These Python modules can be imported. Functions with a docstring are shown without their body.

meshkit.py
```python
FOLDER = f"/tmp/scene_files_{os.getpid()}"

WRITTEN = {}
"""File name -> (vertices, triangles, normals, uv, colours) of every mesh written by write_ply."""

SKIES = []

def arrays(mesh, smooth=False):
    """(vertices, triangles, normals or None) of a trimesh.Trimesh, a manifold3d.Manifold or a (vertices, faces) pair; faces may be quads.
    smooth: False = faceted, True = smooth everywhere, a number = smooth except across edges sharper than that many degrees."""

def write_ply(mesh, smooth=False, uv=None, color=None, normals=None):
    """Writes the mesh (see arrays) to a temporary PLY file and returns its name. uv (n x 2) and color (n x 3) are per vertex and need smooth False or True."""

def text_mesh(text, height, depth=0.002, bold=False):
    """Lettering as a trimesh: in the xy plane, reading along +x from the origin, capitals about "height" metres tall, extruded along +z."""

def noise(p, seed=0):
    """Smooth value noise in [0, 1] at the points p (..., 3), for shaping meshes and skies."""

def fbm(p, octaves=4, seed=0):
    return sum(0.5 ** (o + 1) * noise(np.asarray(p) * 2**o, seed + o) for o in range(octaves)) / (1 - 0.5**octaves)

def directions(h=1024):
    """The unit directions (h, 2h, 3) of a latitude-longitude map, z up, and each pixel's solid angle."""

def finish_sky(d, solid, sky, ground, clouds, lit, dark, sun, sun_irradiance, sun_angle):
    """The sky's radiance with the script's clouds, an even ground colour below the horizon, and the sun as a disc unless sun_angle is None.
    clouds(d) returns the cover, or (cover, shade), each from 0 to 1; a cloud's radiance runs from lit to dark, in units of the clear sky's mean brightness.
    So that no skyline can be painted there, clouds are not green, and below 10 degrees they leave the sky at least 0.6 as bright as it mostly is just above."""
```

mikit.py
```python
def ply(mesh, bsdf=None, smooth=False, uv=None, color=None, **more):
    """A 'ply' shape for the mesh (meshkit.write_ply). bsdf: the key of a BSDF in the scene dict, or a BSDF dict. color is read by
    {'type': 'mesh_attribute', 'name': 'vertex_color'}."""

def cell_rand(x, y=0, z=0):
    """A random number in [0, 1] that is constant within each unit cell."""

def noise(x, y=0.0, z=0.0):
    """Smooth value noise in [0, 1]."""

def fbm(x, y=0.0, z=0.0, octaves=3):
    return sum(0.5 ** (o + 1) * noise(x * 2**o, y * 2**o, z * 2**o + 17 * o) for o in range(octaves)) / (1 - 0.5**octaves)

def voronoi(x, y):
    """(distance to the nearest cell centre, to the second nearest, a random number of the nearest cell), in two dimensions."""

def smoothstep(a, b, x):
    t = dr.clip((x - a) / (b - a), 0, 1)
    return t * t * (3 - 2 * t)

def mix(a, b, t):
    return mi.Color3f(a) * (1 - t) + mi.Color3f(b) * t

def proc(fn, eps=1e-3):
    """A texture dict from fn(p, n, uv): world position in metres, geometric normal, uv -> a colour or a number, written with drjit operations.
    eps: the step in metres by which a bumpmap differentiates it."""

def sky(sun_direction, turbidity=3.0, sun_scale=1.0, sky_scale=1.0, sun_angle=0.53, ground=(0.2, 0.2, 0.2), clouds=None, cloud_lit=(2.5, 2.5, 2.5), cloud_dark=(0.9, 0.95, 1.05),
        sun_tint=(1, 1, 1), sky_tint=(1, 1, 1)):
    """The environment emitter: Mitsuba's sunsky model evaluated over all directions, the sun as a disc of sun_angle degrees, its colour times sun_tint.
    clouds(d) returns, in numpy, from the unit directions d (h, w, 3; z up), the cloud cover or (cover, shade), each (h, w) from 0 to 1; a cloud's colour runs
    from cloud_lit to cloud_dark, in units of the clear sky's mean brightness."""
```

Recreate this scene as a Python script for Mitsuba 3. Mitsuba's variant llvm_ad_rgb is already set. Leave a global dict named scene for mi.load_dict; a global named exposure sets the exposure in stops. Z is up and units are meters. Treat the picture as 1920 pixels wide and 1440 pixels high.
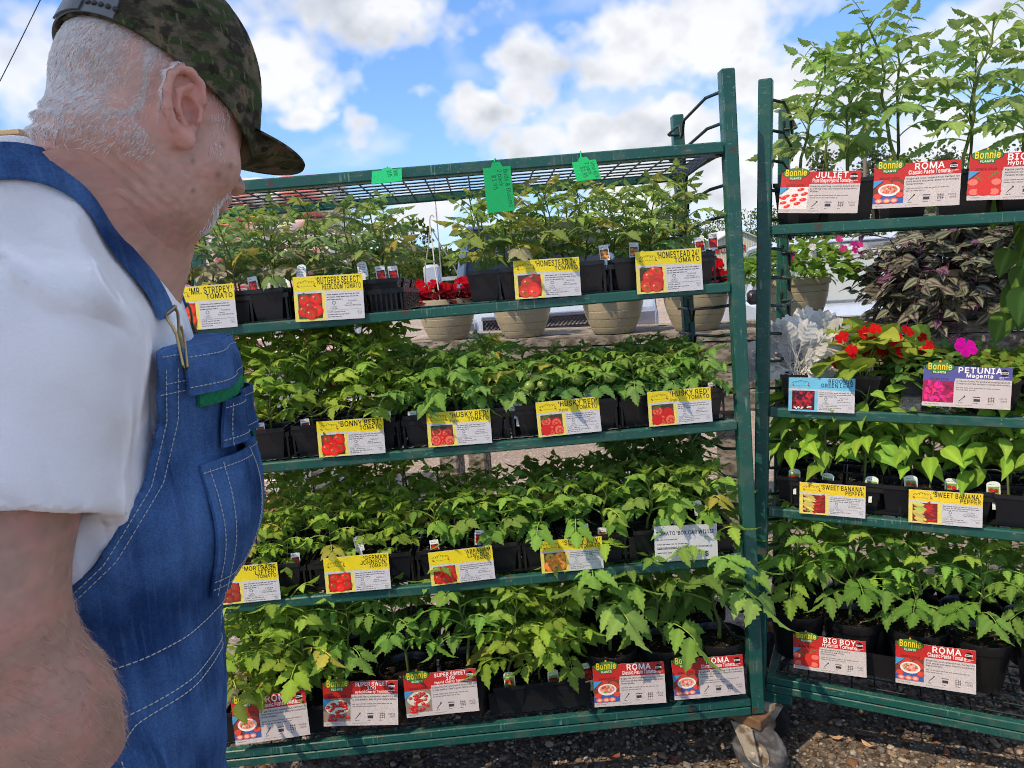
import math, random, numpy as np, trimesh, mitsuba as mi, drjit as dr, mikit, meshkit
from mikit import noise, fbm, voronoi, cell_rand, smoothstep, mix, proc
from shapely.geometry import Polygon

# ------------------------------------------------------------------ camera, sky, exposure
scene, labels = {}, {}
PITCH, ROLL, EYE, FOCAL = 0.1433, 0.0689, 1.40, 1400.0


def camera_matrix():
    fw = np.array([0, math.cos(PITCH), -math.sin(PITCH)])
    r0 = np.array([1.0, 0, 0])
    d0 = np.cross(fw, r0)
    r = math.cos(ROLL) * r0 + math.sin(ROLL) * d0
    d = -math.sin(ROLL) * r0 + math.cos(ROLL) * d0
    m = np.eye(4)
    m[:3, 0], m[:3, 1], m[:3, 2], m[:3, 3] = -r, -d, fw, [0, 0, EYE]
    return m


T4 = mi.ScalarTransform4f
scene['camera'] = {'type': 'perspective', 'fov': math.degrees(2 * math.atan(960 / FOCAL)), 'fov_axis': 'x', 'near_clip': 0.05, 'far_clip': 3000.0,
                   'to_world': T4(camera_matrix().tolist())}
exposure = 1.78
SUN = (-0.48, -0.38, 0.79)


def cloud_cover(d):
    az, el = np.degrees(np.arctan2(d[..., 0], d[..., 1])), np.degrees(np.arcsin(np.clip(d[..., 2], -1, 1)))
    q = np.stack([d[..., 0] / (d[..., 2] + 0.12), d[..., 1] / (d[..., 2] + 0.12), 0 * az], -1)
    n = meshkit.fbm(q * 2.1 + 3.0, 4, 4)
    w = np.exp(-np.power((az / 46) ** 2 + ((el - 8) / 17) ** 2, 4))
    broad = np.clip((n - .36) * 3.0, 0, 1)
    cover, shade = np.clip((broad + (n - .5) * .8 - .34) / .6, 0, 1) * (1 - w), np.clip((n - .45) * 2.5, 0, 1) * broad
    m = w > .02
    d, az, el, n, w = d[m], az[m], el[m], n[m], w[m]
    fine = meshkit.fbm(d * 34.0, 5, 8)
    mid = meshkit.fbm(d * 11.0 + 5, 5, 15)
    az = az + 7 * (meshkit.fbm(d * 9.0 + 2, 5, 31) - .5) + 2.5 * (meshkit.fbm(d * 40.0, 3, 33) - .5)
    el = el + 4 * (meshkit.fbm(d * 9.0 + 7, 5, 32) - .5) + 1.6 * (meshkit.fbm(d * 40.0 + 3, 3, 34) - .5)
    b = np.zeros_like(az)
    # the cumulus banks that stand in this sky: azimuth, elevation, half width, half height, weight
    for a, e, bw, bh, k in ((-9.5, 18.5, 7.0, 3.0, 1.0), (-14, 15.2, 5.2, 3.2, .85), (-14.2, 12.0, 2.0, 1.0, .8), (-10.4, 10.9, 1.8, 1.0, .76), (-1.6, 12.4, 3.0, 2.2, .98), (2.8, 15.0, 3.8, 2.6, 1.0),
                            (9.5, 15.4, 6.6, 3.2, 1.05), (16.5, 15.0, 6.6, 3.6, 1.0), (20.9, 12.2, 5.4, 2.8, .95), (10.5, 9.4, 7.5, 2.6, 1.0), (2.5, 9.6, 3.6, 1.5, .75), (33, 13.0, 4.8, 3.6, 1.0), (27.5, 10.9, 5.0, 2.0, .75),
                            (-30.5, 13.0, 4.2, 3.4, .82), (-28.6, 17.5, 3.4, 1.8, .6), (-7.6, 4.9, 5.0, 2.2, 1.0), (17, 5.4, 15, 3.8, .95), (23.6, 17.0, 3.4, 1.8, .7), (30, 4, 9, 5, .9), (-26, 4, 9, 5, .8)):
        b = np.maximum(b, k * np.exp(-np.power(((az - a) / bw) ** 2 + ((el - e) / bh) ** 2, 1.4) * 0.75))
    c = np.clip((b * 1.15 + (mid - 0.5) * 1.5 + (fine - 0.5) * 1.25 - 0.34) / 0.58, 0, 1)
    wisp = np.clip((n + mid - 0.93) * 1.4, 0, .5)
    cover[m] = np.maximum(np.maximum(c * .97, wisp) * w, cover[m])
    shade[m] = np.clip((meshkit.fbm(d * 12.0 + [0, 0, .06], 5, 21) + (fine - .5) * .5 - 0.40) * 2.6, 0, 1) * np.clip(b * 1.5 - .30, 0, 1)
    return cover, shade


scene['sky'] = mikit.sky(SUN, turbidity=2.6, sun_angle=0.6, clouds=cloud_cover, cloud_lit=(2.05, 2.06, 2.10), cloud_dark=(1.15, 1.22, 1.33), sky_tint=(1.30, 1.50, 1.76), sun_tint=(.78, .75, .71))


# ------------------------------------------------------------------ helpers
def lin(r, g=None, b=None):
    c = np.array([r, g, b] if g is not None else [r, r, r], float) / 255
    return np.where(c < .04045, c / 12.92, ((c + .055) / 1.055) ** 2.4)


def rgb(c):
    return {'type': 'rgb', 'value': [float(x) for x in c]}


def free(key):
    if key not in scene and key not in labels and key not in HOLD:
        return key
    i = 1
    base = key
    i = NEXT.get(base, 1)
    while f'{base}_{i:03d}' in scene or f'{base}_{i:03d}' in labels or f'{base}_{i:03d}' in HOLD:
        i += 1
    NEXT[base] = i
    return f'{base}_{i:03d}'


HOLD, NEXT = set(), {}


def thing(name, label=None, cat=None, group=None, kind=None):
    k = free(name)
    HOLD.add(k)
    labels[k] = {a: b for a, b in (('label', label), ('category', cat), ('group', group), ('kind', kind)) if b}
    return k


def put(parent, name, shape, world=None, label=None, kind=None):
    k = free(f'{parent}__{name}' if name else parent)
    if not name:
        k = parent
    HOLD.add(k)
    scene[k] = dict(shape) if world is None else {**shape, 'to_world': T4(np.asarray(world).tolist())}
    if label or kind:
        labels[k] = {a: b for a, b in (('label', label), ('kind', kind)) if b}
    return k


def M(R=None, o=(0, 0, 0), s=1.0):
    m = np.eye(4)
    m[:3, :3] = (np.eye(3) if R is None else np.asarray(R)) * s
    m[:3, 3] = o
    return m


def rotz(a):
    c, s = math.cos(a), math.sin(a)
    return np.array([[c, -s, 0], [s, c, 0], [0, 0, 1]])


def rotx(a):
    c, s = math.cos(a), math.sin(a)
    return np.array([[1, 0, 0], [0, c, -s], [0, s, c]])


def roty(a):
    c, s = math.cos(a), math.sin(a)
    return np.array([[c, 0, s], [0, 1, 0], [-s, 0, c]])


def unit(v):
    v = np.asarray(v, float)
    return v / np.maximum(np.linalg.norm(v, axis=-1, keepdims=True), 1e-12)


COLORED = {'leaf', 'gloss_leaf', 'matte', 'print', 'plastic', 'skin'}


class MB:
    def __init__(self):
        self.v, self.f, self.c, self.n = [], [], [], 0

    def add(self, v, f, c=(.5, .5, .5)):
        v, f = np.asarray(v, float), np.asarray(f, int)
        if f.shape[1] == 4:
            f = np.vstack([f[:, [0, 1, 2]], f[:, [0, 2, 3]]])
        c = np.asarray(c, float)
        self.v.append(v)
        self.f.append(f + self.n)
        self.c.append(np.broadcast_to(c, (len(v), 3)))
        self.n += len(v)
        return self

    def mesh(self, m, c=(.5, .5, .5)):
        return self.add(m.vertices, m.faces, c)

    def box(self, lo, hi, c=(.5, .5, .5), b=0.0, R=None, o=None):
        v, f = boxvf(lo, hi, b)
        if R is not None:
            v = v @ np.asarray(R).T + (0 if o is None else np.asarray(o))
        return self.add(v, f, c)

    def tube(self, p, r, c=(.5, .5, .5), n=6, cap=True):
        return self.add(*tubevf(p, r, n, cap), c)

    def arrays(self):
        return np.vstack(self.v), np.vstack(self.f), np.vstack(self.c)

    def ply(self, bsdf, smooth=False):
        v, f, c = self.arrays()
        if smooth not in (False, True):
            m = trimesh.Trimesh(v, f, process=False)
            return mikit.ply(m, bsdf, smooth=smooth)
        return mikit.ply((v, f), bsdf, smooth=smooth, color=c if bsdf in COLORED else None)


def boxvf(lo, hi, b=0.0):
    lo, hi = np.asarray(lo, float), np.asarray(hi, float)
    if b <= 0:
        v = np.array([[x, y, z] for x in (lo[0], hi[0]) for y in (lo[1], hi[1]) for z in (lo[2], hi[2])])
        f = np.array([[0, 1, 3], [0, 3, 2], [4, 6, 7], [4, 7, 5], [0, 4, 5], [0, 5, 1], [2, 3, 7], [2, 7, 6], [0, 2, 6], [0, 6, 4], [1, 5, 7], [1, 7, 3]])
        return v, f
    pts = []
    for k in range(3):
        l, h = lo + b, hi - b
        l, h = l.copy(), h.copy()
        l[k], h[k] = lo[k], hi[k]
        pts += [[x, y, z] for x in (l[0], h[0]) for y in (l[1], h[1]) for z in (l[2], h[2])]
    hull = trimesh.Trimesh(np.array(pts)).convex_hull
    return np.array(hull.vertices), np.array(hull.faces)


def tubevf(p, r, n=6, cap=True):
    p = np.asarray(p, float)
    r = np.broadcast_to(np.asarray(r, float), (len(p),))
    t = unit(np.gradient(p, axis=0))
    a = np.zeros_like(p)
    ref = np.array([0, 0, 1.0]) if abs(t[0, 2]) < .9 else np.array([1.0, 0, 0])
    a[0] = unit(np.cross(t[0], ref))
    for i in range(1, len(p)):
        a[i] = unit(a[i - 1] - t[i] * (a[i - 1] @ t[i]))
    b = np.cross(t, a)
    ang = np.arange(n) * 2 * np.pi / n
    v = (p[:, None] + r[:, None, None] * (np.cos(ang)[None, :, None] * a[:, None] + np.sin(ang)[None, :, None] * b[:, None])).reshape(-1, 3)
    f = []
    i, j = np.meshgrid(np.arange(len(p) - 1), np.arange(n), indexing='ij')
    f = np.stack([i * n + j, i * n + (j + 1) % n, (i + 1) * n + (j + 1) % n, (i + 1) * n + j], -1).reshape(-1, 4)
    f = np.vstack([f[:, [0, 1, 2]], f[:, [0, 2, 3]]])
    if cap and n > 2:
        k = len(v)
        v = np.vstack([v, p[0], p[-1]])
        j = np.arange(n)
        e = (len(p) - 1) * n
        f = np.vstack([f, np.stack([j * 0 + k, (j + 1) % n, j], 1), np.stack([j * 0 + k + 1, e + j, e + (j + 1) % n], 1)])
    return v, f


def revolve(prof, n=24, ang=2 * math.pi):
    """prof: (radius, z) rows; open ends unless radius 0."""
    prof = np.asarray(prof, float)
    a = np.arange(n) * ang / n
    v = np.stack([prof[:, None, 0] * np.cos(a), prof[:, None, 0] * np.sin(a), np.broadcast_to(prof[:, None, 1], (len(prof), n))], -1).reshape(-1, 3)
    i, j = np.meshgrid(np.arange(len(prof) - 1), np.arange(n), indexing='ij')
    f = np.stack([i * n + j, i * n + (j + 1) % n, (i + 1) * n + (j + 1) % n, (i + 1) * n + j], -1).reshape(-1, 4)
    return v, np.vstack([f[:, [0, 1, 2]], f[:, [0, 2, 3]]])


def gridvf(nx, ny):
    i, j = np.meshgrid(np.arange(nx - 1), np.arange(ny - 1), indexing='ij')
    q = np.stack([i * ny + j, (i + 1) * ny + j, (i + 1) * ny + j + 1, i * ny + j + 1], -1).reshape(-1, 4)
    return np.vstack([q[:, [0, 1, 2]], q[:, [0, 2, 3]]])


# ------------------------------------------------------------------ materials
VC = {'type': 'mesh_attribute', 'name': 'vertex_color'}


def two(b):
    return {'type': 'twosided', 'bsdf': b}


def principled(col, rough, spec=.5, **k):
    return {'type': 'principled', 'base_color': rgb(col) if not isinstance(col, dict) else col, 'roughness': rough, 'specular': spec, **k}


scene['leaf'] = {'type': 'principledthin', 'base_color': VC, 'roughness': .52, 'diff_trans': .95, 'eta': 1.38, 'spec_trans': 0.0}
scene['gloss_leaf'] = {'type': 'principledthin', 'base_color': VC, 'roughness': .36, 'diff_trans': .6, 'eta': 1.45, 'spec_trans': 0.0}
scene['matte'] = two({'type': 'diffuse', 'reflectance': VC})
scene['print'] = two(principled(VC, .38, .4))
scene['plastic'] = two(principled(VC, .3, .45))
scene['soil'] = two(principled(proc(lambda p, n, uv: mix(mi.Color3f(.012, .009, .007), mi.Color3f(.30, .27, .23), smoothstep(.80, .86, noise(p.x * 330, p.y * 330, p.z * 330))) * (.6 + .8 * noise(p.x * 150, p.y * 150, 3.0))), .9, .2))


def paint_color(p, n, uv):
    base = mix(mi.Color3f(.0085, .072, .060), mi.Color3f(.014, .100, .083), fbm(p.x * 9, p.y * 9, p.z * 6))
    scuff = smoothstep(.66, .78, fbm(p.x * 60, p.y * 60, p.z * 210, octaves=4)) * smoothstep(.40, .65, fbm(p.x * 6, p.y * 6, p.z * 7))
    base = mix(base, mi.Color3f(.20, .30, .27), scuff * .5)
    rust = smoothstep(.70, .77, fbm(p.x * 24, p.y * 24, p.z * 30, octaves=4))
    base = mix(base, mi.Color3f(.075, .034, .020), rust * .7)
    scratch = smoothstep(.80, .84, noise(p.x * 420, p.y * 420, p.z * 18)) * smoothstep(.5, .62, fbm(p.x * 14, p.y * 14, p.z * 11))
    base = mix(base, mi.Color3f(.16, .25, .22), scratch * .7)
    dust = smoothstep(.50, .72, fbm(p.x * 30, p.y * 30, p.z * 30, octaves=4)) * .14
    base = mix(base, mi.Color3f(.22, .20, .16), dust)
    speck = smoothstep(.90, .94, noise(p.x * 160, p.y * 160, p.z * 160))
    return mix(base, mi.Color3f(.35, .40, .37), speck * .35)


scene['rack_paint'] = {'type': 'bumpmap', 'arbitrary': proc(lambda p, n, uv: fbm(p.x * 80, p.y * 80, p.z * 80) * .0004, eps=.0015), 'bsdf': two(principled(proc(paint_color), .36, .5))} if False else two(principled(proc(paint_color), .36, .5))
scene['wire_paint'] = two(principled((.010, .030, .027), .4, .5))
scene['rust'] = two(principled(proc(lambda p, n, uv: mix(mi.Color3f(.10, .045, .02), mi.Color3f(.22, .14, .08), fbm(p.x * 70, p.y * 70, p.z * 70))), .8, .3))
scene['fork_metal'] = two(principled(proc(lambda p, n, uv: mix(mi.Color3f(.50, .45, .36), mi.Color3f(.22, .16, .10), smoothstep(.45, .75, fbm(p.x * 40, p.y * 40, p.z * 40)))), .5, .5, metallic=.3))
scene['rubber'] = two(principled(proc(lambda p, n, uv: mix(mi.Color3f(.065, .065, .070), mi.Color3f(.19, .185, .18), smoothstep(.4, .8, fbm(p.x * 50, p.y * 50, p.z * 50)))), .75, .3))
scene['black_rubber'] = two(principled((.013, .013, .014), .7, .3))
scene['chrome'] = two({'type': 'roughconductor', 'material': 'Cr', 'alpha': .12})
scene['brass'] = two(principled((.50, .40, .20), .3, .5, metallic=.9))


def pot_color(p, n, uv):
    return mix(mi.Color3f(.36, .31, .20), mi.Color3f(.41, .36, .25), fbm(p.x * 25, p.y * 25, p.z * 25))


scene['beige_plastic'] = two(principled(proc(pot_color), .42, .4))


def wood_color(p, n, uv):
    u = p.x * .94 - p.y * .34
    g = fbm(u * 3.0, p.z * 60 + 2.2 * fbm(u * 2.5, p.z * 14, p.y * 6), p.y * 60, octaves=4)
    c = mix(mi.Color3f(.095, .080, .064), mi.Color3f(.30, .275, .235), smoothstep(.28, .72, g))
    crack = smoothstep(.62, .70, fbm(u * 1.6, p.z * 130, p.y * 130, octaves=3))
    return mix(c, mi.Color3f(.045, .035, .028), crack * .85)


scene['old_wood'] = two(principled(proc(wood_color), .85, .2))


def gravel_color(p, n, uv):
    a, b, k = voronoi(p.x * 150, p.y * 150)
    c = mix(mi.Color3f(.060, .050, .042), mi.Color3f(.145, .122, .100), smoothstep(.3, .7, fbm(p.x * 60, p.y * 60, 0, octaves=4)))
    c = mix(c, mi.Color3f(.22, .18, .14), smoothstep(.80, .88, k))
    return c * (.65 + .9 * fbm(p.x * 7, p.y * 7, 1.0, octaves=4))


scene['gravel_soil'] = two(principled(proc(gravel_color), .95, .15))


def pave_color(p, n, uv):
    a, b, k = voronoi(p.x * 95, p.y * 95)
    c = mix(mi.Color3f(.195, .160, .138), mi.Color3f(.31, .265, .235), k)
    c = mix(c, mi.Color3f(.46, .43, .40), smoothstep(.93, .96, k))
    c = c * (.80 + .25 * smoothstep(.0, .2, b - a))
    return c * (.78 + .44 * fbm(p.x * 1.7, p.y * 1.7, 0, octaves=4))


scene['pavement_mat'] = two(principled(proc(pave_color), .9, .2))
scene['grass_mat'] = two(principled(proc(lambda p, n, uv: mix(mi.Color3f(.05, .08, .02), mi.Color3f(.10, .13, .04), fbm(p.x * 2, p.y * 2))), .95, .1))
scene['glass'] = {'type': 'thindielectric', 'int_ior': 1.5}
scene['dark_glass'] = two(principled((.012, .016, .02), .04, .8))
scene['car_white'] = two(principled((.44, .51, .61), .25, .5, clearcoat=.8, clearcoat_gloss=.95))
scene['car_blue'] = two(principled((.10, .16, .27), .28, .5, clearcoat=.8, clearcoat_gloss=.95, metallic=.3))
scene['black_plastic'] = two(principled((.010, .011, .014), .35, .5))


# ------------------------------------------------------------------ ground
def sheet(lo, hi, z, n=2):
    x, y = np.linspace(lo[0], hi[0], n), np.linspace(lo[1], hi[1], n)
    X, Y = np.meshgrid(x, y, indexing='ij')
    return np.stack([X.ravel(), Y.ravel(), np.full(X.size, float(z))], 1), gridvf(n, n)


def structure(name, shape):
    scene[name] = shape
    HOLD.add(name)
    labels[name] = {'kind': 'structure'}


structure('ground', mikit.ply(sheet((-1500, -1500), (1500, 1500), -.012), 'grass_mat'))
structure('pavement', mikit.ply(sheet((-30, -12), (34, 34), 0), 'pavement_mat'))
rng = np.random.default_rng(5)
n = 160
gx, gy = np.meshgrid(np.linspace(-2.6, 3.0, n), np.linspace(.2, 2.75, n), indexing='ij')
gz = .006 + .016 * meshkit.fbm(np.stack([gx * 5, gy * 5, gx * 0], -1), 4, 3) * np.clip(np.minimum(np.minimum(gx + 2.6, 3.0 - gx), np.minimum(gy - .2, 2.75 - gy)) * 4, 0, 1)
gz += (gx > -99) * 0
structure('dirt_path', mikit.ply((np.stack([gx.ravel(), gy.ravel(), gz.ravel()], 1), gridvf(n, n)), 'gravel_soil', smooth=True))
mb = MB()
ico, ico0 = trimesh.creation.icosphere(1), trimesh.creation.icosahedron()
pal = [lin(145, 125, 105), lin(120, 105, 92), lin(170, 152, 130), lin(100, 92, 86), lin(150, 115, 88), lin(130, 127, 122), lin(88, 76, 66), lin(185, 174, 158)]
for k in range(9500):
    x, y = (rng.uniform(-1.7, 2.3), rng.uniform(1.45, 2.7)) if k % 4 == 0 else (rng.uniform(-.9, 1.7), rng.uniform(1.62, 2.25))
    s = rng.uniform(.0035, .008) if rng.random() < .92 else rng.uniform(.008, .014)
    ib = ico if s > .0085 else ico0
    v = ib.vertices * (1 + .18 * rng.standard_normal((len(ib.vertices), 1))) * s * np.array([1, rng.uniform(.6, .95), rng.uniform(.4, .7)])
    v = v @ rotz(rng.uniform(0, 6.3)).T + [x, y, .016 + s * .22]
    mb.add(v, ib.faces, np.array(pal[rng.integers(len(pal))]) * rng.uniform(.5, 1.05))
scene['gravel'] = mb.ply('matte', smooth=True)
labels['gravel'] = {'kind': 'stuff', 'label': 'loose brown and grey pebbles on the ground beneath the plant racks', 'category': 'gravel'}
for k, (x, y, c) in enumerate(((.93, 1.93, lin(205, 170, 140)), (.86, 1.97, lin(190, 160, 130)), (.22, 1.95, lin(140, 85, 65)), (.38, 1.92, lin(120, 78, 62)), (-.35, 1.98, lin(150, 120, 90)), (1.12, 1.87, lin(150, 105, 85)))):
    a = rng.uniform(0, 3)
    g = np.stack(np.meshgrid(np.linspace(-1, 1, 7), np.linspace(-1, 1, 4), indexing='ij'), -1).reshape(-1, 2)
    w = np.sqrt(np.clip(1 - g[:, 0] ** 2, 0, 1))
    v = np.stack([g[:, 0] * .019, g[:, 1] * w * .008, .007 * g[:, 0] ** 2 + .003 * np.sin(g[:, 1] * 3)], 1) @ rotz(a).T + [x, y, .026]
    t = thing('dry_leaf', ('pale curled dry leaf on the gravel right of the caster wheel', 'cream curled dry leaf on the gravel nearest the caster wheel', 'reddish brown leaf under the left rack', 'brown leaf under the left rack nearer the caster', 'tan dry leaf under the left rack near the man', 'orange brown leaf on the gravel at the right')[k], 'leaf', 'dry leaves on the gravel')
    put(t, '', mikit.ply((v, gridvf(7, 4)), 'matte', smooth=True, color=np.tile(c, (len(v), 1))))


# ------------------------------------------------------------------ the two plant racks
def orient(yaw, lean, fore):
    return rotz(yaw) @ roty(lean) @ rotx(fore)


RACK = {1: M(orient(.0293, -.016, -.0208), (.6143, 1.8427, .1991)), 2: M(orient(-.4526, .0297, .0053), (.6499, 1.9748, .1852))}
DEPTH, HIGH, TUBE = .50, 1.66, .034
SHELF = {1: [1.125, .776, .421], 2: [1.273, .796, .519]}      # height of the shelf rails' lower edge, local metres
FLOOR = {1: [1.150, .801, .446, .052], 2: [1.298, .821, .544, .085]}


def at(r, u, v, w):
    m = RACK[r]
    return m[:3, :3] @ np.array([u, v, w]) + m[:3, 3]


def rung(u, v0, v1, w, inward):
    i = u + inward * .038
    vm = v0 + .62 * (v1 - v0)
    return [[u, v0, w], [u + inward * .012, v0 + .002, w], [i, v0 + .035, w - .004], [i, vm - .03, w - .012], [i, vm - .008, w - .046], [i, vm + .006, w - .050], [i, vm + .018, w - .018],
            [i, vm + .03, w - .012], [i, v1 - .02, w - .014], [i - inward * .006, v1 - .004, w - .014], [u, v1 - .002, w - .014], [u, v1 - .002, w + .012]]


def rack(r, label, u0, u1, heights, extra_top=None):
    W = RACK[r]
    t = thing('plant_rack', label, 'plant rack', 'green wheeled plant racks')
    for (u, v) in ((u0, 0), (u1 - TUBE, 0), (u0, DEPTH - TUBE), (u1 - TUBE, DEPTH - TUBE)):
        put(t, 'post', MB().box((u, v, 0), (u + TUBE, v + TUBE, HIGH), b=.003).ply('rack_paint', 25), W)
    for u, inward in ((u0 + TUBE * .5, 1), (u1 - TUBE * .5, -1)):
        for w in np.arange(.1975, HIGH - .02, .0745):
            put(t, 'rung', MB().tube(np.array(rung(u, TUBE, DEPTH - TUBE, w, inward)), .0042, n=7).ply('wire_paint', 60), W)
    a, b = u0 + TUBE + .003, u1 - TUBE - .003
    for h, hr, tall in heights:
        s = MB()
        s.box((a, -.002, h), (b, .020, h + tall), b=.003)
        s.box((a, DEPTH - .022, h + .002), (b, DEPTH - .003, h + tall), b=.003)
        k = put(t, 'shelf', s.ply('rack_paint', 25), W)
        br = MB().box((a + .003, .021, h - .004), (a + .015, DEPTH - .023, h + tall - .004)).box((b - .015, .021, h - .004), (b - .003, DEPTH - .023, h + tall - .004))
        put(k, 'end_bracket', br.ply('black_plastic'), W)
        zt = h + tall - .006
        if hr:
            for v in np.linspace(.055, DEPTH - .05, 8):
                put(k, 'wire', MB().tube(np.array([[a + .004, v, zt], [b - .004, v, zt]]), .0024, n=5).ply('wire_paint', True), W)
            for u in np.arange(a + .03, b, .0565):
                put(k, 'wire', MB().tube(np.array([[u, .010, zt - .0048], [u, DEPTH - .012, zt - .0048]]), .0024, n=5).ply('wire_paint', True), W)
        else:
            g = MB()
            for v in np.linspace(.055, DEPTH - .05, 8):
                g.tube(np.array([[a + .004, v, zt], [b - .004, v, zt]]), .0024, n=5)
            for u in np.arange(a + .03, b, .0565):
                g.tube(np.array([[u, .010, zt - .0048], [u, DEPTH - .012, zt - .0048]]), .0024, n=5)
            put(k, 'wire_grid', g.ply('wire_paint', True), W)
    # bottom shelf: frame of two stacked bars
    f = MB()
    for z0, z1 in ((.001, .0225), (.0255, .047)):
        f.box((a, -.001, z0), (b, .022, z1), b=.002).box((a, DEPTH - .023, z0), (b, DEPTH - .001, z1), b=.002)
        f.box((a + .001, .0225, z0), (a + .022, DEPTH - .0235, z1), b=.002).box((b - .022, .0225, z0), (b - .001, DEPTH - .0235, z1), b=.002)
    k = put(t, 'base_frame', f.ply('rack_paint', 25), W)
    g = MB()
    for v in np.linspace(.045, DEPTH - .045, 9):
        g.tube(np.array([[a + .023, v, .043], [b - .023, v, .043]]), .0024, n=5)
    for u in np.arange(a + .05, b - .03, .0565):
        g.tube(np.array([[u, .024, .038], [u, DEPTH - .024, .038]]), .0024, n=5)
    put(k, 'wire_grid', g.ply('wire_paint', True), W)
    return t


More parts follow.
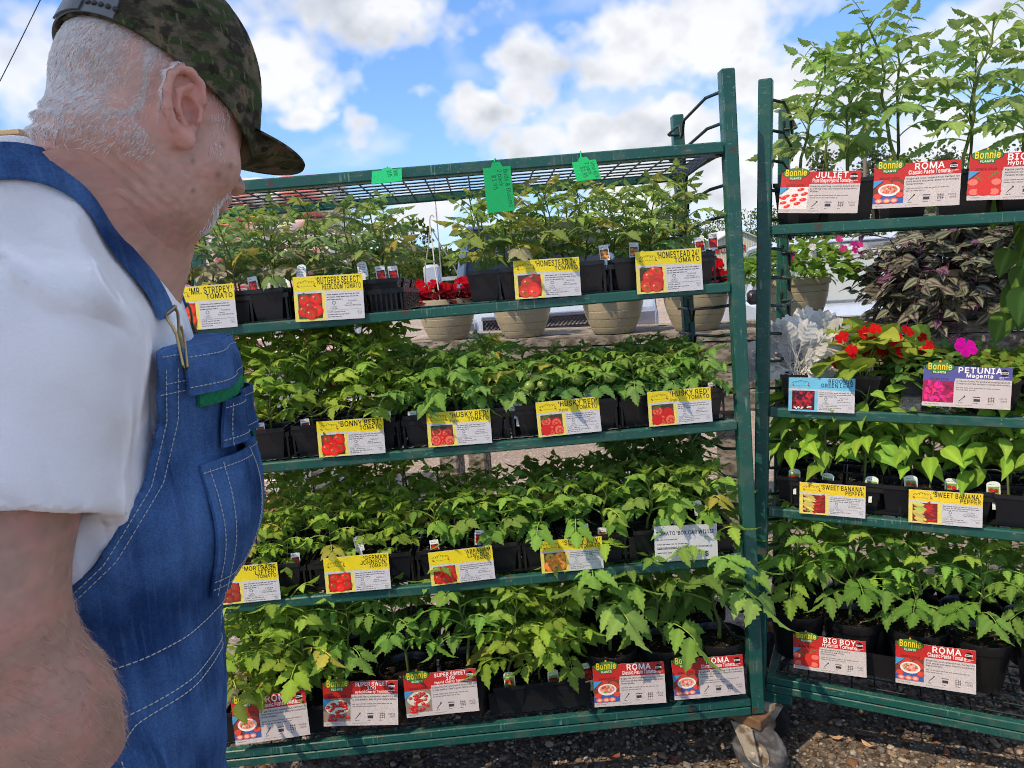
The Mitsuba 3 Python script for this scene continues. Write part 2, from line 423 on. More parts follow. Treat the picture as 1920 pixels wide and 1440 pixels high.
def caster(t, r, u, v, yaw, tyre, plate_mat, out):
    W = RACK[r]
    o = W[:3, :3] @ np.array([u, v, 0]) + W[:3, 3]
    rad = (o[2] - .034) / 2 * .94
    zc = rad + .014
    m = M(rotz(yaw), (o[0], o[1], 0))
    top = o[2] - .004
    bx = MB().box((-.062, -.026, top - .030), (.050, .030, top), b=.003)
    k = put(t, 'caster', bx.ply(plate_mat, 25), m)
    off = .030 * out
    fk = MB()
    for s in (-1, 1):
        y0 = s * .030
        P = np.array([[-.036, 0, top - .031], [.028, 0, top - .031], [.018 + off, 0, zc - .016], [-.018 + off, 0, zc - .016]])
        v_ = np.vstack([P + [0, y0 - .0018, 0], P + [0, y0 + .0018, 0]])
        fk.add(v_, [[0, 1, 2], [0, 2, 3], [4, 6, 5], [4, 7, 6], [0, 4, 5], [0, 5, 1], [1, 5, 6], [1, 6, 2], [2, 6, 7], [2, 7, 3], [3, 7, 4], [3, 4, 0]])
    fk.box((-.028, -.030, top - .036), (.022, .030, top - .031))
    put(k, 'fork', fk.ply('fork_metal'), m)
    c = M(rotz(yaw) @ rotx(math.pi / 2), m[:3, :3] @ np.array([off, 0, zc]) + m[:3, 3])
    prof = [(rad * .52, -.020), (rad * .86, -.0205), (rad * .95, -.017), (rad, -.008), (rad, .008), (rad * .95, .017), (rad * .86, .0205), (rad * .52, .020), (rad * .52, -.020)]
    put(k, 'tyre', mikit.ply(revolve(prof, 40), tyre, smooth=50), c)
    hub = [(0, -.017), (rad * .20, -.017), (rad * .22, -.010), (rad * .5, -.014), (rad * .519, -.016), (rad * .519, .016), (rad * .5, .014), (rad * .22, .010), (rad * .2, .017), (0, .017)]
    put(k, 'hub', mikit.ply(revolve(hub, 28), 'fork_metal', smooth=50), c)
    put(k, 'axle_bolt', mikit.ply(revolve([(0, -.036), (.007, -.035), (.009, -.031), (.009, .031), (.007, .035), (0, .036)], 12), 'fork_metal', smooth=40), c)
    bolt = M(m[:3, :3] @ rotx(math.pi / 2), m[:3, :3] @ np.array([-.048, -.026, top - .016]) + m[:3, 3])
    put(k, 'bolt', mikit.ply(revolve([(0, .012), (.005, .011), (.008, .008), (.0085, 0)], 14), 'fork_metal', smooth=40), bolt)


rack_left = rack(1, 'green metal plant rack on casters filled with tomato seedlings, beside the man', -1.52, 0.0, [(1.463, 1, .027), (SHELF[1][0], 0, .025), (SHELF[1][1], 0, .025), (SHELF[1][2], 0, .025)])
caster(rack_left, 1, -.035, .03, -.85, 'rubber', 'rust', 1)
for u, v in ((-1.49, .03), (-1.49, .47), (-.03, .47)):
    caster(rack_left, 1, u, v, .9, 'black_rubber', 'rust', -1)
rack_right = rack(2, 'angled green metal plant rack at the right with peppers, flowers and tall tomatoes', -.025, 1.45, [(SHELF[2][0], 0, .026), (SHELF[2][1], 0, .025), (SHELF[2][2], 0, .025)])
caster(rack_right, 2, .03, .03, -.45, 'black_rubber', 'rack_paint', -1)
for u, v in ((1.42, .03), (1.42, .47), (.01, .47)):
    caster(rack_right, 2, u, v, .5, 'black_rubber', 'rust', -1)


# ------------------------------------------------------------------ leaves and plants
def blade(profile, cols=3, fold=.18, droop=.25, wave=0.0):
    """Leaf template along +x, unit length: profile rows (s, half width). Returns verts, faces, s, t."""
    pr = np.asarray(profile, float)
    t = np.linspace(-1, 1, cols)
    s = pr[:, 0][:, None] + 0 * t
    y = pr[:, 1][:, None] * t
    z = fold * np.abs(y) - droop * s ** 2 + wave * np.sin(s * 11) * np.abs(t) * .06
    v = np.stack([s, y, z], -1).reshape(-1, 3)
    return v, gridvf(len(pr), cols), s.ravel(), np.broadcast_to(t, s.shape).ravel()


TOMATO = blade([(0, .012), (.10, .15), (.22, .30), (.29, .225), (.42, .33), (.50, .235), (.62, .26), (.69, .155), (.80, .15), (.86, .07), (1, .0)], 3, .25, .28)
SMALL = blade([(0, .02), (.2, .30), (.45, .30), (.55, .22), (.72, .22), (.82, .10), (1, 0)], 3, .25, .25)
LOBED = blade([(0, .012), (.08, .13), (.18, .27), (.235, .21), (.33, .33), (.39, .22), (.50, .30), (.56, .18), (.67, .22), (.73, .12), (.84, .12), (.9, .05), (1, 0)], 5, .22, .30, .4)
PEPPER = blade([(0, .015), (.08, .085), (.2, .18), (.36, .245), (.52, .235), (.68, .17), (.83, .085), (.94, .03), (1, 0)], 5, .30, .42, .5)
OVAL = blade([(0, .03), (.15, .22), (.4, .33), (.65, .30), (.85, .16), (1, 0)], 3, .2, .25)
ROUND = blade([(0, .06), (.03, .26), (.15, .40), (.38, .46), (.6, .42), (.8, .28), (.93, .12), (1, 0)], 5, .22, .22, .8)
HEART = blade([(-.10, .14), (-.06, .28), (.08, .38), (.28, .42), (.5, .36), (.7, .24), (.86, .11), (1, 0)], 7, .20, .35, .2)
LANCE = blade([(0, .05), (.15, .20), (.35, .27), (.6, .22), (.8, .12), (1, 0)], 5, .30, .30)
SILVER = blade([(0, .03), (.14, .07), (.2, .26), (.25, .25), (.29, .08), (.38, .08), (.43, .33), (.49, .32), (.53, .09), (.62, .09), (.67, .28), (.73, .27), (.77, .09), (.85, .10), (.9, .16), (.96, .12), (1, .02)], 3, .1, .25)
SPINE = blade([(0, .05), (.3, .06), (.7, .05), (1, .03)], 3, .1, .25)
LOBE = blade([(0, .07), (.35, .13), (.62, .22), (.85, .24), (1, .10)], 3, .1, .2)
PETAL = blade([(0, .05), (.25, .18), (.55, .40), (.8, .44), (.95, .30), (1, .12)], 3, .0, .12)


class Leaves:
    """Collects leaves by template and writes them as one mesh with a colour of its own for every leaf."""

    def __init__(self):
        self.rows = {}

    def add(self, tpl, o, x, up, s, col, vein=1.25):
        self.rows.setdefault(id(tpl), (tpl, []))[1].append((o, x, up, s, col, vein))

    def into(self, mb, stripes=None):
        for tpl, rows in self.rows.values():
            v, f, s, t = tpl
            O = np.array([r[0] for r in rows])
            X = unit(np.array([r[1] for r in rows]))
            U = unit(np.array([r[2] for r in rows]))
            Y = unit(np.cross(U, X) + 1e-9)
            Z = np.cross(X, Y)
            S = np.array([r[3] for r in rows])
            P = O[:, None] + S[:, None, None] * (v[None, :, :1] * X[:, None] + v[None, :, 1:2] * Y[:, None] + v[None, :, 2:] * Z[:, None])
            C = np.array([r[4] for r in rows])[:, None] * np.ones((1, len(v), 1))
            if stripes is not None:
                C = stripes(C, s, t)
            else:
                ve = np.array([r[5] for r in rows])[:, None, None]
                C = C * (1 + (ve - 1) * (np.abs(t) < .2)[None, :, None])
            F = (f[None] + (np.arange(len(rows)) * len(v))[:, None, None]).reshape(-1, 3)
            mb.add(P.reshape(-1, 3), F, C.reshape(-1, 3))
        return mb


GREEN = np.array([.09, .19, .036])
LIGHT = np.array([.21, .33, .045])
YELLOW = np.array([.52, .44, .09])
TAN = np.array([.45, .38, .27])


def leaf_color(rng, base, young=0.0, yel=0.0, dry=0.0):
    c = base * (1 - young) + LIGHT * young
    c = c * 1.30 * rng.uniform(.72, 1.28) * np.array([rng.uniform(.88, 1.15), 1, rng.uniform(.8, 1.2)])
    if rng.random() < yel:
        c = c * .3 + YELLOW * rng.uniform(.5, .95)
    elif rng.random() < dry:
        c = c * .3 + TAN * rng.uniform(.5, 1.0)
    return c


LIGHTWARD = np.array([-.22, -.45, .10])            # blades turn towards the open side of the shelves


def compound(rng, lv, stem, p0, az, el, L, size, tpl, col, droop, pairs=3, vein=1.2):
    """One tomato leaf: an arching stalk with leaflets."""
    n = 7
    th = el - droop * np.linspace(0, 1, n) ** 1.2
    d = np.stack([np.cos(th) * math.cos(az), np.cos(th) * math.sin(az), np.sin(th)], 1)
    p = np.vstack([p0, p0 + np.cumsum(d[:-1] * L / (n - 1), 0)])
    stem.tube(p, np.linspace(.0016, .0008, n) * (1 + 2.2 * L), col * np.array([1.25, 1.1, 1.0]), n=4, cap=False)
    side = np.array([-math.sin(az), math.cos(az), 0])
    for k in range(pairs):
        q = .34 + .50 * k / max(pairs - 1, 1)
        i = q * (n - 1)
        a = int(i)
        o = p[a] + (p[min(a + 1, n - 1)] - p[a]) * (i - a)
        tan = d[a]
        up = unit(np.cross(tan, side) * -1)
        if up[2] < 0:
            up = -up
        for sg in (-1, 1):
            if rng.random() < .06:
                continue
            x = tan * rng.uniform(.35, .75) + side * sg + np.array([0, 0, rng.uniform(-.75, -.05)])
            s = size * (.62 + .30 * k / max(pairs - 1, 1)) * rng.uniform(.8, 1.15)
            lv.add(tpl, o + unit(x) * s * .10, x, up + side * sg * .2 + LIGHTWARD + rng.normal(0, .22, 3), s, col * rng.uniform(.85, 1.15), vein)
        if k < pairs - 1 and rng.random() < .5:
            lv.add(SMALL, o + tan * L * .06, side * rng.choice([-1, 1]) + tan * .3, up, size * .32, col, vein)
    lv.add(tpl, p[-1], d[-1] + np.array([0, 0, -.15]), unit(np.cross(d[-1], side) * -1 + np.array([0, 0, .3])) + LIGHTWARD, size * rng.uniform(.95, 1.2), col, vein)


def tomato(seed, h, nleaf, L, size, tpl=TOMATO, base=GREEN, yel=0.0, dry=0.0, young=.45, droop=1.1, z0=.066, lean=.05, bare=.12, fruit=0, stemr=.0032, stem_col=None):
    nleaf, size, L = int(nleaf * 1.25), size * 1.18, L * 1.08
    rng = np.random.default_rng(seed)
    stem, lv = MB(), Leaves()
    n = 8
    dirn = -math.pi / 2 + rng.normal(0, .6)
    t = np.linspace(0, 1, n)
    w = np.cumsum(rng.normal(0, .012, (n, 2)), 0) * h / .3 * .7
    P = np.stack([np.cos(dirn) * lean * h * t ** 1.6 * 2 + w[:, 0], np.sin(dirn) * lean * h * t ** 1.6 * 2 + w[:, 1], z0 - .012 + (h + .012) * t], 1)
    P[:2, :2] *= .3
    sc = np.array([.12, .16, .05]) if stem_col is None else stem_col
    stem.tube(P, np.linspace(stemr, stemr * .45, n), sc, n=6)
    a = rng.uniform(0, 6.28)
    for k in range(nleaf):
        q = bare + (1 - bare) * (k + .5) / nleaf
        i = q * (n - 1)
        j = min(int(i), n - 2)
        p = P[j] + (P[j + 1] - P[j]) * (i - j)
        a += 2.4 + rng.normal(0, .25)
        top = q ** 1.5
        el = math.radians(rng.uniform(12, 42) + 32 * top)
        LL = L * (1.0 - .50 * top) * rng.uniform(.8, 1.15) * (.75 if q < bare + .1 else 1)
        col = leaf_color(rng, base, young * top * rng.uniform(.5, 1.2), yel * (1.6 - 1.5 * q), dry * (1.7 - 1.7 * q))
        compound(rng, lv, stem, p, a, el, LL, size * (1.0 - .42 * top) * rng.uniform(.85, 1.1), tpl, col, droop * rng.uniform(.7, 1.3) * (1 - .35 * top), 3 if LL > .05 else 2)
    for k in range(5):
        a += 2.4
        x = np.array([math.cos(a), math.sin(a), rng.uniform(.5, 1.6)])
        lv.add(tpl, P[-1], x, [0, 0, 1], size * rng.uniform(.4, .7), leaf_color(rng, base, young * 1.3), 1.15)
    parts = {'stem': stem.ply('matte', True), 'foliage': lv.into(MB()).ply('leaf', True)}
    if fruit:
        parts['fruit'] = []
        for k in range(fruit):
            q = rng.uniform(.4, .85)
            p = P[int(q * (n - 1))] + np.array([rng.uniform(-.04, .04), rng.uniform(-.05, .02), -.01])
            m = trimesh.creation.icosphere(2, radius=rng.uniform(.011, .016))
            m.apply_scale([1, 1, .9])
            m.apply_translation(p)
            parts['fruit'].append(mikit.ply(m, 'plastic', smooth=True, color=np.tile([.24, .34, .07], (len(m.vertices), 1))))
    return parts


def pepper(seed, h, size):
    rng = np.random.default_rng(seed)
    stem, lv = MB(), Leaves()
    P = np.stack([np.cumsum(rng.normal(0, .004, 7)), np.cumsum(rng.normal(0, .004, 7)), .055 + h * np.linspace(0, 1, 7)], 1)
    stem.tube(P, np.linspace(.0032, .002, 7), np.array([.13, .17, .06]), n=6)
    a = rng.uniform(0, 6.28)
    nl = 26
    for k in range(nl):
        q = .22 + .78 * (k + .5) / nl
        p = P[0] + (P[-1] - P[0]) * q + (P[min(int(q * 6), 6)] - P[0]) * [1, 1, 0]
        a += 2.4 + rng.normal(0, .3)
        el = math.radians(rng.uniform(5, 40) + 20 * q)
        L = rng.uniform(.03, .055)
        d0 = np.array([math.cos(a) * math.cos(el), math.sin(a) * math.cos(el), math.sin(el)])
        e = p + d0 * L
        stem.tube(np.array([p, p + d0 * L * .5 + [0, 0, .004], e]), [.0016, .0012, .001], np.array([.16, .24, .06]), n=4, cap=False)
        x = np.array([math.cos(a), math.sin(a), rng.uniform(-.75, .15) if q < .85 else rng.uniform(-.2, .8)])
        lv.add(PEPPER, e, x, np.array([-.25, -.65, 1]) + rng.normal(0, .2, 3), size * rng.uniform(.75, 1.15) * (1 - .2 * q), leaf_color(rng, np.array([.165, .315, .042]), q * .4), 1.3)
    return {'stem': stem.ply('matte', True), 'foliage': lv.into(MB()).ply('gloss_leaf', True)}


def mound(seed, rx, h, nl, tpl, size, base, z0=.06, jitter=.4, bsdf='leaf', flowers=(), fsize=.02, up=.4, stripes=None, stalk=True, nst=9):
    """A bushy low plant: short stems and leaves over a dome, flowers of five petals on top."""
    rng = np.random.default_rng(seed)
    stem, lv, fl = MB(), Leaves(), Leaves()
    for k in range(nst):
        a, rr = rng.uniform(0, 6.28), rx * rng.uniform(.2, .85)
        e = np.array([rr * math.cos(a), rr * math.sin(a), z0 + h * rng.uniform(.5, .9)])
        if stalk:
            stem.tube(np.array([[e[0] * .15, e[1] * .15, z0 - .01], [e[0] * .6, e[1] * .6, z0 + h * .4], e]), [.0022, .0018, .0014], base * 1.2, n=4, cap=False)
    for k in range(nl):
        a, q = rng.uniform(0, 6.28), math.sqrt(rng.random())
        zz = math.sqrt(max(0, 1 - q * q * .92)) * rng.uniform(.45, 1.0)
        o = np.array([rx * q * math.cos(a), rx * q * math.sin(a), z0 + h * zz])
        b = a + rng.normal(0, .7)
        x = np.array([math.cos(b), math.sin(b), up * (1 - q) + rng.normal(0, jitter)])
        lv.add(tpl, o, x, np.array([0, 0, 1]) + rng.normal(0, .35, 3), size * rng.uniform(.65, 1.2), base * rng.uniform(.65, 1.3) * np.array([rng.uniform(.85, 1.2), 1, 1]), 1.2)
    parts = {}
    if stalk:
        parts['stem'] = stem.ply('matte', True)
    parts['foliage'] = lv.into(MB(), stripes).ply(bsdf, True)
    if flowers:
        parts['flower'] = []
        for (fx, fy, fz, s, col) in flowers:
            fl, mb = Leaves(), MB()
            nrm = unit(np.array([rng.normal(-.1, .3), -1.0, .65]))
            e1 = unit(np.cross(nrm, [0, 0, 1]))
            e2 = np.cross(nrm, e1)
            for j in range(5):
                g = j * 2 * math.pi / 5 + rng.normal(0, .1)
                fl.add(PETAL, np.array([fx, fy, fz]), e1 * math.cos(g) + e2 * math.sin(g) + nrm * .25, nrm, s * rng.uniform(.9, 1.1), np.asarray(col) * rng.uniform(.85, 1.15), .8)
            fl.into(mb)
            parts['flower'].append(mb.ply('leaf', True))
    return parts


# ---- pots, trays
def square_pot(top, bot, h, rim=.010):
    mb = MB()
    a, b = top / 2, bot / 2
    rows = [(b, 0), (a - .0025, h - rim), (a, h - rim), (a, h), (a - .003, h), (a - .004, h - rim * 1.5)]
    v = np.array([[sx * r, sy * r, z] for r, z in rows for sx, sy in ((-1, -1), (1, -1), (1, 1), (-1, 1))])
    f = []
    for k in range(len(rows) - 1):
        for j in range(4):
            f.append([k * 4 + j, k * 4 + (j + 1) % 4, (k + 1) * 4 + (j + 1) % 4, (k + 1) * 4 + j])
    f.append([3, 2, 1, 0])
    return mb.add(v, f, (.011, .012, .016))


def soil_patch(half, z, square=True, seed=0):
    n = 9
    g = np.linspace(-1, 1, n)
    X, Y = np.meshgrid(g, g, indexing='ij')
    if not square:
        R = np.maximum(np.abs(X), np.abs(Y))
        L = np.hypot(X, Y) + 1e-9
        X, Y = X * R / L, Y * R / L
    Z = z + .006 * (meshkit.fbm(np.stack([X * 3, Y * 3, 0 * X + seed], -1), 3) - .5)
    return mikit.ply((np.stack([X.ravel() * half, Y.ravel() * half, Z.ravel()], 1), gridvf(n, n)), 'soil', smooth=True)


POT = square_pot(.086, .062, .078).ply('plastic')
POT_SOIL = [soil_patch(.0385, .067, True, s) for s in range(3)]


def round_pot(rt, rb, h):
    v, f = revolve([(0, 0), (rb, 0), (rb + (rt - rb) * .75, h * .78), (rt - .004, h * .80), (rt, h * .82), (rt + .001, h), (rt - .003, h), (rt - .005, h * .9), (rt - .008, h * .85)], 32)
    return mikit.ply((v, f), 'plastic', smooth=True, color=np.tile([.010, .010, .012], (len(v), 1)))


ROUND_POT, ROUND_SOIL = round_pot(.078, .058, .135), soil_patch(.070, .118, False, 4)
BIG_POT, BIG_SOIL = square_pot(.125, .095, .105).ply('plastic'), soil_patch(.058, .092, True, 7)


def tray_mesh(lu, lv, h, slots, pitch=.0880):
    mb = MB()
    c = (.012, .012, .014)
    a, b = lu / 2, lv / 2
    mb.box((-a, -b, 0), (a, b, .003), c)
    for lo, hi in (((-a, -b, h - .012), (a, -b + .006, h)), ((-a, b - .006, h - .012), (a, b, h)), ((-a, -b + .0061, h - .012), (-a + .006, b - .0061, h)), ((a - .006, -b + .0061, h - .012), (a, b - .0061, h))):
        mb.box(lo, hi, c)
    if slots:
        for x in np.arange(-a + .003, a, pitch):
            for y in (-b + .001, b - .004):
                mb.box((x, y, .0031), (x + .005, y + .003, h - .0121), c)
        for y in np.arange(-b + .012, b - .01, pitch * 1.03):
            for x in (-a + .001, a - .004):
                mb.box((x, y, .0031), (x + .003, y + .005, h - .0121), c)
    else:
        mb.box((-a + .001, -b + .001, .0031), (a - .001, -b + .004, h - .0121), c).box((-a + .001, b - .004, .0031), (a - .001, b - .001, h - .0121), c)
        mb.box((-a + .001, -b + .0041, .0031), (-a + .004, b - .0041, h - .0121), c).box((a - .004, -b + .0041, .0031), (a - .001, b - .0041, h - .0121), c)
    return mb.ply('plastic')


TRAY, SOLID_TRAY = tray_mesh(.276, .455, .068, True), tray_mesh(.276, .455, .062, False)


SLOT_TRAY = tray_mesh(.276, .455, .056, True, .0125)


def tray(r, level, u, label, solid=False, v=.262):
    t = thing('seedling_tray', label, 'tray', 'black trays holding the pots')
    w = RACK[r] @ M(None, (u, v, FLOOR[r][level] + .001))
    put(t, '', SOLID_TRAY if solid else SLOT_TRAY if 'ribbed' in label else TRAY, w)


def plant(name, parts, r, u, v, level, label, cat, group, pot=None, soil=None, s=1.0, yaw=None, lift=.004, rg=random.Random(9)):
    t = thing(name, label, cat, group)
    o = at(r, u, v, FLOOR[r][level] + lift)
    w0 = M(RACK[r][:3, :3], o)
    if pot is not None:
        put(t, 'pot', pot, w0)
        put(t, 'soil', soil, w0)
    w = M(rotz(rg.uniform(-.7, .7) if yaw is None else yaw), o, s)
    for k, sh in parts.items():
        for one in (sh if isinstance(sh, list) else [sh]):
            put(t, k, one, w)
    return t


rp = random.Random(3)
VAR = {
    'tall': [tomato(10 + k, .215, 9, .105, .043, yel=.08, dry=.14, young=.35, base=np.array([.185, .270, .110]), bare=.22) for k in range(7)],
    'gold': [tomato(20 + k, .200, 8, .100, .043, yel=.14, dry=.10, young=.35, base=np.array([.195, .290, .090]), bare=.22) for k in range(6)],
    'mid': [tomato(30 + k, .210, 12, .095, .041, yel=.04, young=.7, base=np.array([.215, .335, .056]), lean=.06, bare=.16) for k in range(8)],
    'husky': [tomato(40 + k, .095, 11, .080, .041, tpl=LOBED, yel=.06, young=.6, base=np.array([.150, .290, .080]), fruit=(k % 3), droop=1.4, bare=.2, stemr=.0042, lean=.06) for k in range(8)],
    'low': [tomato(50 + k, .108, 9, .080, .038, yel=.04, young=.65, base=np.array([.180, .320, .068]), droop=1.1, lean=.06, bare=.2) for k in range(8)],
    'dark': [tomato(60 + k, .20, 11, .10, .044, young=.3, base=np.array([.11, .21, .05])) for k in range(5)],
    'big': [tomato(70 + k, .25, 9, .15, .070, tpl=LOBED, young=.5, base=np.array([.165, .310, .075]), droop=1.45, bare=.25, z0=.118, stemr=.0048, lean=.10) for k in range(6)],
    'vine': [tomato(80 + k, .25, 12, .135, .054, tpl=LOBED, young=.5, base=np.array([.165, .310, .064]), droop=1.2, bare=.25, z0=.118, stemr=.0045, lean=.09) for k in range(6)],
    'giant': [tomato(90 + k, .41, 13, .17, .062, tpl=LOBED, young=.35, base=np.array([.215, .325, .105]), droop=1.1, bare=.32, z0=.094, stemr=.0058, lean=.07) for k in range(6)],
    'pepper': [pepper(100 + k, .225, .078) for k in range(7)],
}
ORD = 'first second third fourth fifth sixth seventh eighth ninth tenth eleventh twelfth thirteenth fourteenth fifteenth sixteenth seventeenth eighteenth'.split()
FRONT = {}


def numbered(row):
    FRONT[row] = FRONT.get(row, -1) + 1
    return f'{ORD[FRONT[row]]} from the left, {row}'


def fill(r, level, us, vs, kind, look, place, group, scale=(.9, 1.1), pot=None, soil=None, name='tomato_plant', cat='plant', jit=.006, rowscale=None, row=None):
    for j, v in enumerate(vs):
        for u in us:
            s = rp.uniform(*scale) * (1 if rowscale is None else rowscale[j])
            where = numbered(('front row of ', 'second row of ', 'third row of ', 'back row of ')[j] + (row or place))
            plant(name, rp.choice(VAR[kind]), r, u + rp.uniform(-jit, jit), v + rp.uniform(-jit, jit), level, f'{look}, {where}', cat, f'{group}, {("front row", "second row", "back rows")[min(j, 2)]}', pot or POT, soil or rp.choice(POT_SOIL), s)


ROWS = [.070, .165, .275, .390]


def cols(c):
    return [c - .0885, c, c + .0885]


# upper shelf of the left rack
for c, lab in ((-1.27, 'leftmost black slotted tray on the upper shelf, behind the man'), (-.985, 'black slotted tray with exposed ribbed end on the upper shelf'), (-.475, 'black slotted tray right of the gap on the upper shelf'), (-.195, 'black slotted tray at the right end of the upper shelf')):
    tray(1, 0, c, lab)
fill(1, 0, cols(-1.27) + cols(-.985), ROWS, 'tall', 'lanky dusty green tomato', 'the upper shelf left half', 'upper shelf left tomatoes', (.80, 1.0), row='the upper shelf')
fill(1, 0, [-.648], ROWS[:3], 'gold', 'dried tomato beside the gap', 'the upper shelf', 'upper shelf gap edge tomatoes', (.9, 1.0))
fill(1, 0, cols(-.475) + cols(-.195), ROWS, 'gold', 'yellowing tomato plant', 'the upper shelf right half', 'upper shelf right tomatoes', (.86, 1.04), row='the upper shelf')
# second shelf
for c, lab in ((-1.31, 'leftmost black tray on the second shelf'), (-1.03, 'black tray on the second shelf, second from the left'), (-.75, 'black tray in the middle of the second shelf'), (-.47, 'black tray on the second shelf, second from the right'), (-.19, 'black tray at the right end of the second shelf')):
    tray(1, 1, c, lab)
fill(1, 1, [-1.31, -1.2215] + cols(-1.03), ROWS, 'mid', 'upright yellow green tomato', 'the second shelf left part', 'second shelf left tomatoes', (.95, 1.12), rowscale=[.92, 1.05, 1.15, 1.2], row='the second shelf')
fill(1, 1, cols(-.75), ROWS, 'husky', 'stocky tomato with crinkled leaves', 'the second shelf middle', 'second shelf middle tomatoes', (1.0, 1.25), rowscale=[1.05, 1.1, 1.1, 1.1], row='the second shelf')
fill(1, 1, cols(-.47) + cols(-.19), ROWS, 'husky', 'stocky crinkle leaved tomato', 'the second shelf right part', 'second shelf right tomatoes', (.92, 1.15), row='the second shelf')
# third shelf
for c, lab in ((-1.31, 'leftmost black tray on the third shelf'), (-1.03, 'black tray on the third shelf, second from the left'), (-.75, 'black tray in the middle of the third shelf'), (-.47, 'black tray on the third shelf, second from the right')):
    tray(1, 2, c, lab)
tray(1, 2, -.19, 'solid deep black tray at the right end of the third shelf', True)
fill(1, 2, [-1.31, -1.2215] + cols(-1.03), ROWS, 'mid', 'bright yellow green tomato', 'the third shelf left part', 'third shelf left tomatoes', (.85, 1.02), rowscale=[.85, .95, 1.05, 1.05], row='the third shelf')
fill(1, 2, cols(-.75), ROWS, 'low', 'small tomato seedling', 'the third shelf middle', 'third shelf middle tomatoes', (1.0, 1.25), row='the third shelf')
fill(1, 2, cols(-.47), ROWS, 'low', 'small tomato seedling', 'the third shelf right middle', 'third shelf right middle tomatoes', (1.0, 1.25), row='the third shelf')
fill(1, 2, cols(-.19), ROWS[:2], 'low', 'young tomato seedling', 'the third shelf right end', 'third shelf right tomatoes', (1.05, 1.3), row='the third shelf')
fill(1, 2, cols(-.19), [.255, .345, .435], 'dark', 'tall dark leaved tomato', 'the third shelf tall clump', 'third shelf tall right tomatoes', (1.05, 1.22))
# bottom shelf
tray(1, 3, -1.30, 'black tray at the left end of the bottom shelf', True)
fill(1, 3, cols(-1.30), ROWS, 'mid', 'tall tomato seedling', 'the bottom shelf left tray', 'bottom shelf left tomatoes', (1.2, 1.5))
for j, v in enumerate((.09, .26, .41)):
    for i_, (u, kd) in enumerate(((-1.10, 'vine'), (-.945, 'vine'), (-.785, 'vine'), (-.40, 'big'), (-.245, 'big'), (-.09, 'big'))):
        row = ('front', 'middle', 'back')[j]
        plant('tomato_plant', rp.choice(VAR[kd]), 1, u + rp.uniform(-.006, .006), v, 3, f'tall leafy tomato in {ORD[i_]} round black pot from the left, bottom shelf {row} row', 'plant', f'bottom shelf round pots, {row} row', ROUND_POT, ROUND_SOIL, rp.uniform(.95, 1.18))
tray(1, 3, -.595, 'solid black tray with small plants in the middle of the bottom shelf', True)
fill(1, 3, [-.675, -.595, -.515], ROWS, 'mid', 'thin stemmed tomato seedling', 'the bottom shelf middle tray', 'bottom shelf middle tomatoes', (1.1, 1.35))

# right rack
for i_, (u, v) in enumerate(((.07, .12), (.19, .14), (.31, .12), (.44, .14), (.57, .12), (.70, .14), (.13, .31), (.30, .33), (.47, .31), (.64, .32))):
    where = f'{ORD[i_]} from the left in the front row' if v < .2 else f'{ORD[i_ - 6]} from the left in the back row'
    plant('tall_tomato', rp.choice(VAR['giant']), 2, u, v, 0, f'tall bushy tomato, right rack top shelf, {where}', 'plant', 'tall tomatoes on the top shelf', BIG_POT, BIG_SOIL, rp.uniform(.84, .94) - .22 * abs(u - .30))
fill(2, 2, [.07, .155, .24, .325, .41, .495, .58, .665], [.070, .165, .28], 'pepper', 'glossy oval leaved pepper plant', 'the pepper shelf', 'right rack peppers', (.95, 1.18), name='pepper_plant')
fill(2, 3, [.08, .23, .38, .53, .68], [.10, .26, .41], 'vine', 'leafy dark potted tomato', 'the right rack bottom shelf', 'right rack bottom tomatoes', (.92, 1.12), pot=ROUND_POT, soil=ROUND_SOIL)
tray(2, 3, .33, 'solid black tray on the bottom shelf of the right rack', True)
tray(2, 2, .20, 'black tray under the first pepper plants on the right rack')
tray(2, 2, .50, 'black tray under the pepper plants at the right edge of the picture')

# flowers on the second shelf of the right rack
SILVERC = np.array([.84, .85, .84])


def dusty(seed):
    rng = np.random.default_rng(seed)
    stem, lv = MB(), Leaves()
    for k in range(36):
        a, el = rng.uniform(0, 6.28), math.radians(rng.uniform(8, 80))
        L = rng.uniform(.04, .105)
        d = np.array([math.cos(a) * math.cos(el), math.sin(a) * math.cos(el), math.sin(el)])
        p = np.array([rng.uniform(-.02, .02), rng.uniform(-.02, .02), .065])
        e = p + d * L
        stem.tube(np.array([p, p + d * L * .5 + [0, 0, .006], e]), .0014, SILVERC * .8, n=4, cap=False)
        S = rng.uniform(.055, .080)
        up = unit(np.array([rng.normal(0, .4), -1.0, rng.normal(.5, .4)]))
        x = unit(d + np.array([0, 0, -.25]))
        up = unit(up - x * (up @ x))
        y = np.cross(up, x)
        c = SILVERC * rng.uniform(.75, 1.12)
        lv.add(SPINE, e - x * S * .2, x, up, S * 1.0, c, 1.0)
        for q, wd in ((.08, .34), (.26, .46), (.45, .48), (.64, .40), (.82, .28)):
            for sg in (-1, 1):
                bx = x * .75 + y * sg * rng.uniform(.7, .95) - up * rng.uniform(0, .25)
                lv.add(LOBE, e + x * S * (q - .12), bx, up, S * wd, c * rng.uniform(.86, 1.10), 1.0)
    return {'stem': stem.ply('matte', True), 'foliage': lv.into(MB()).ply('leaf', True)}


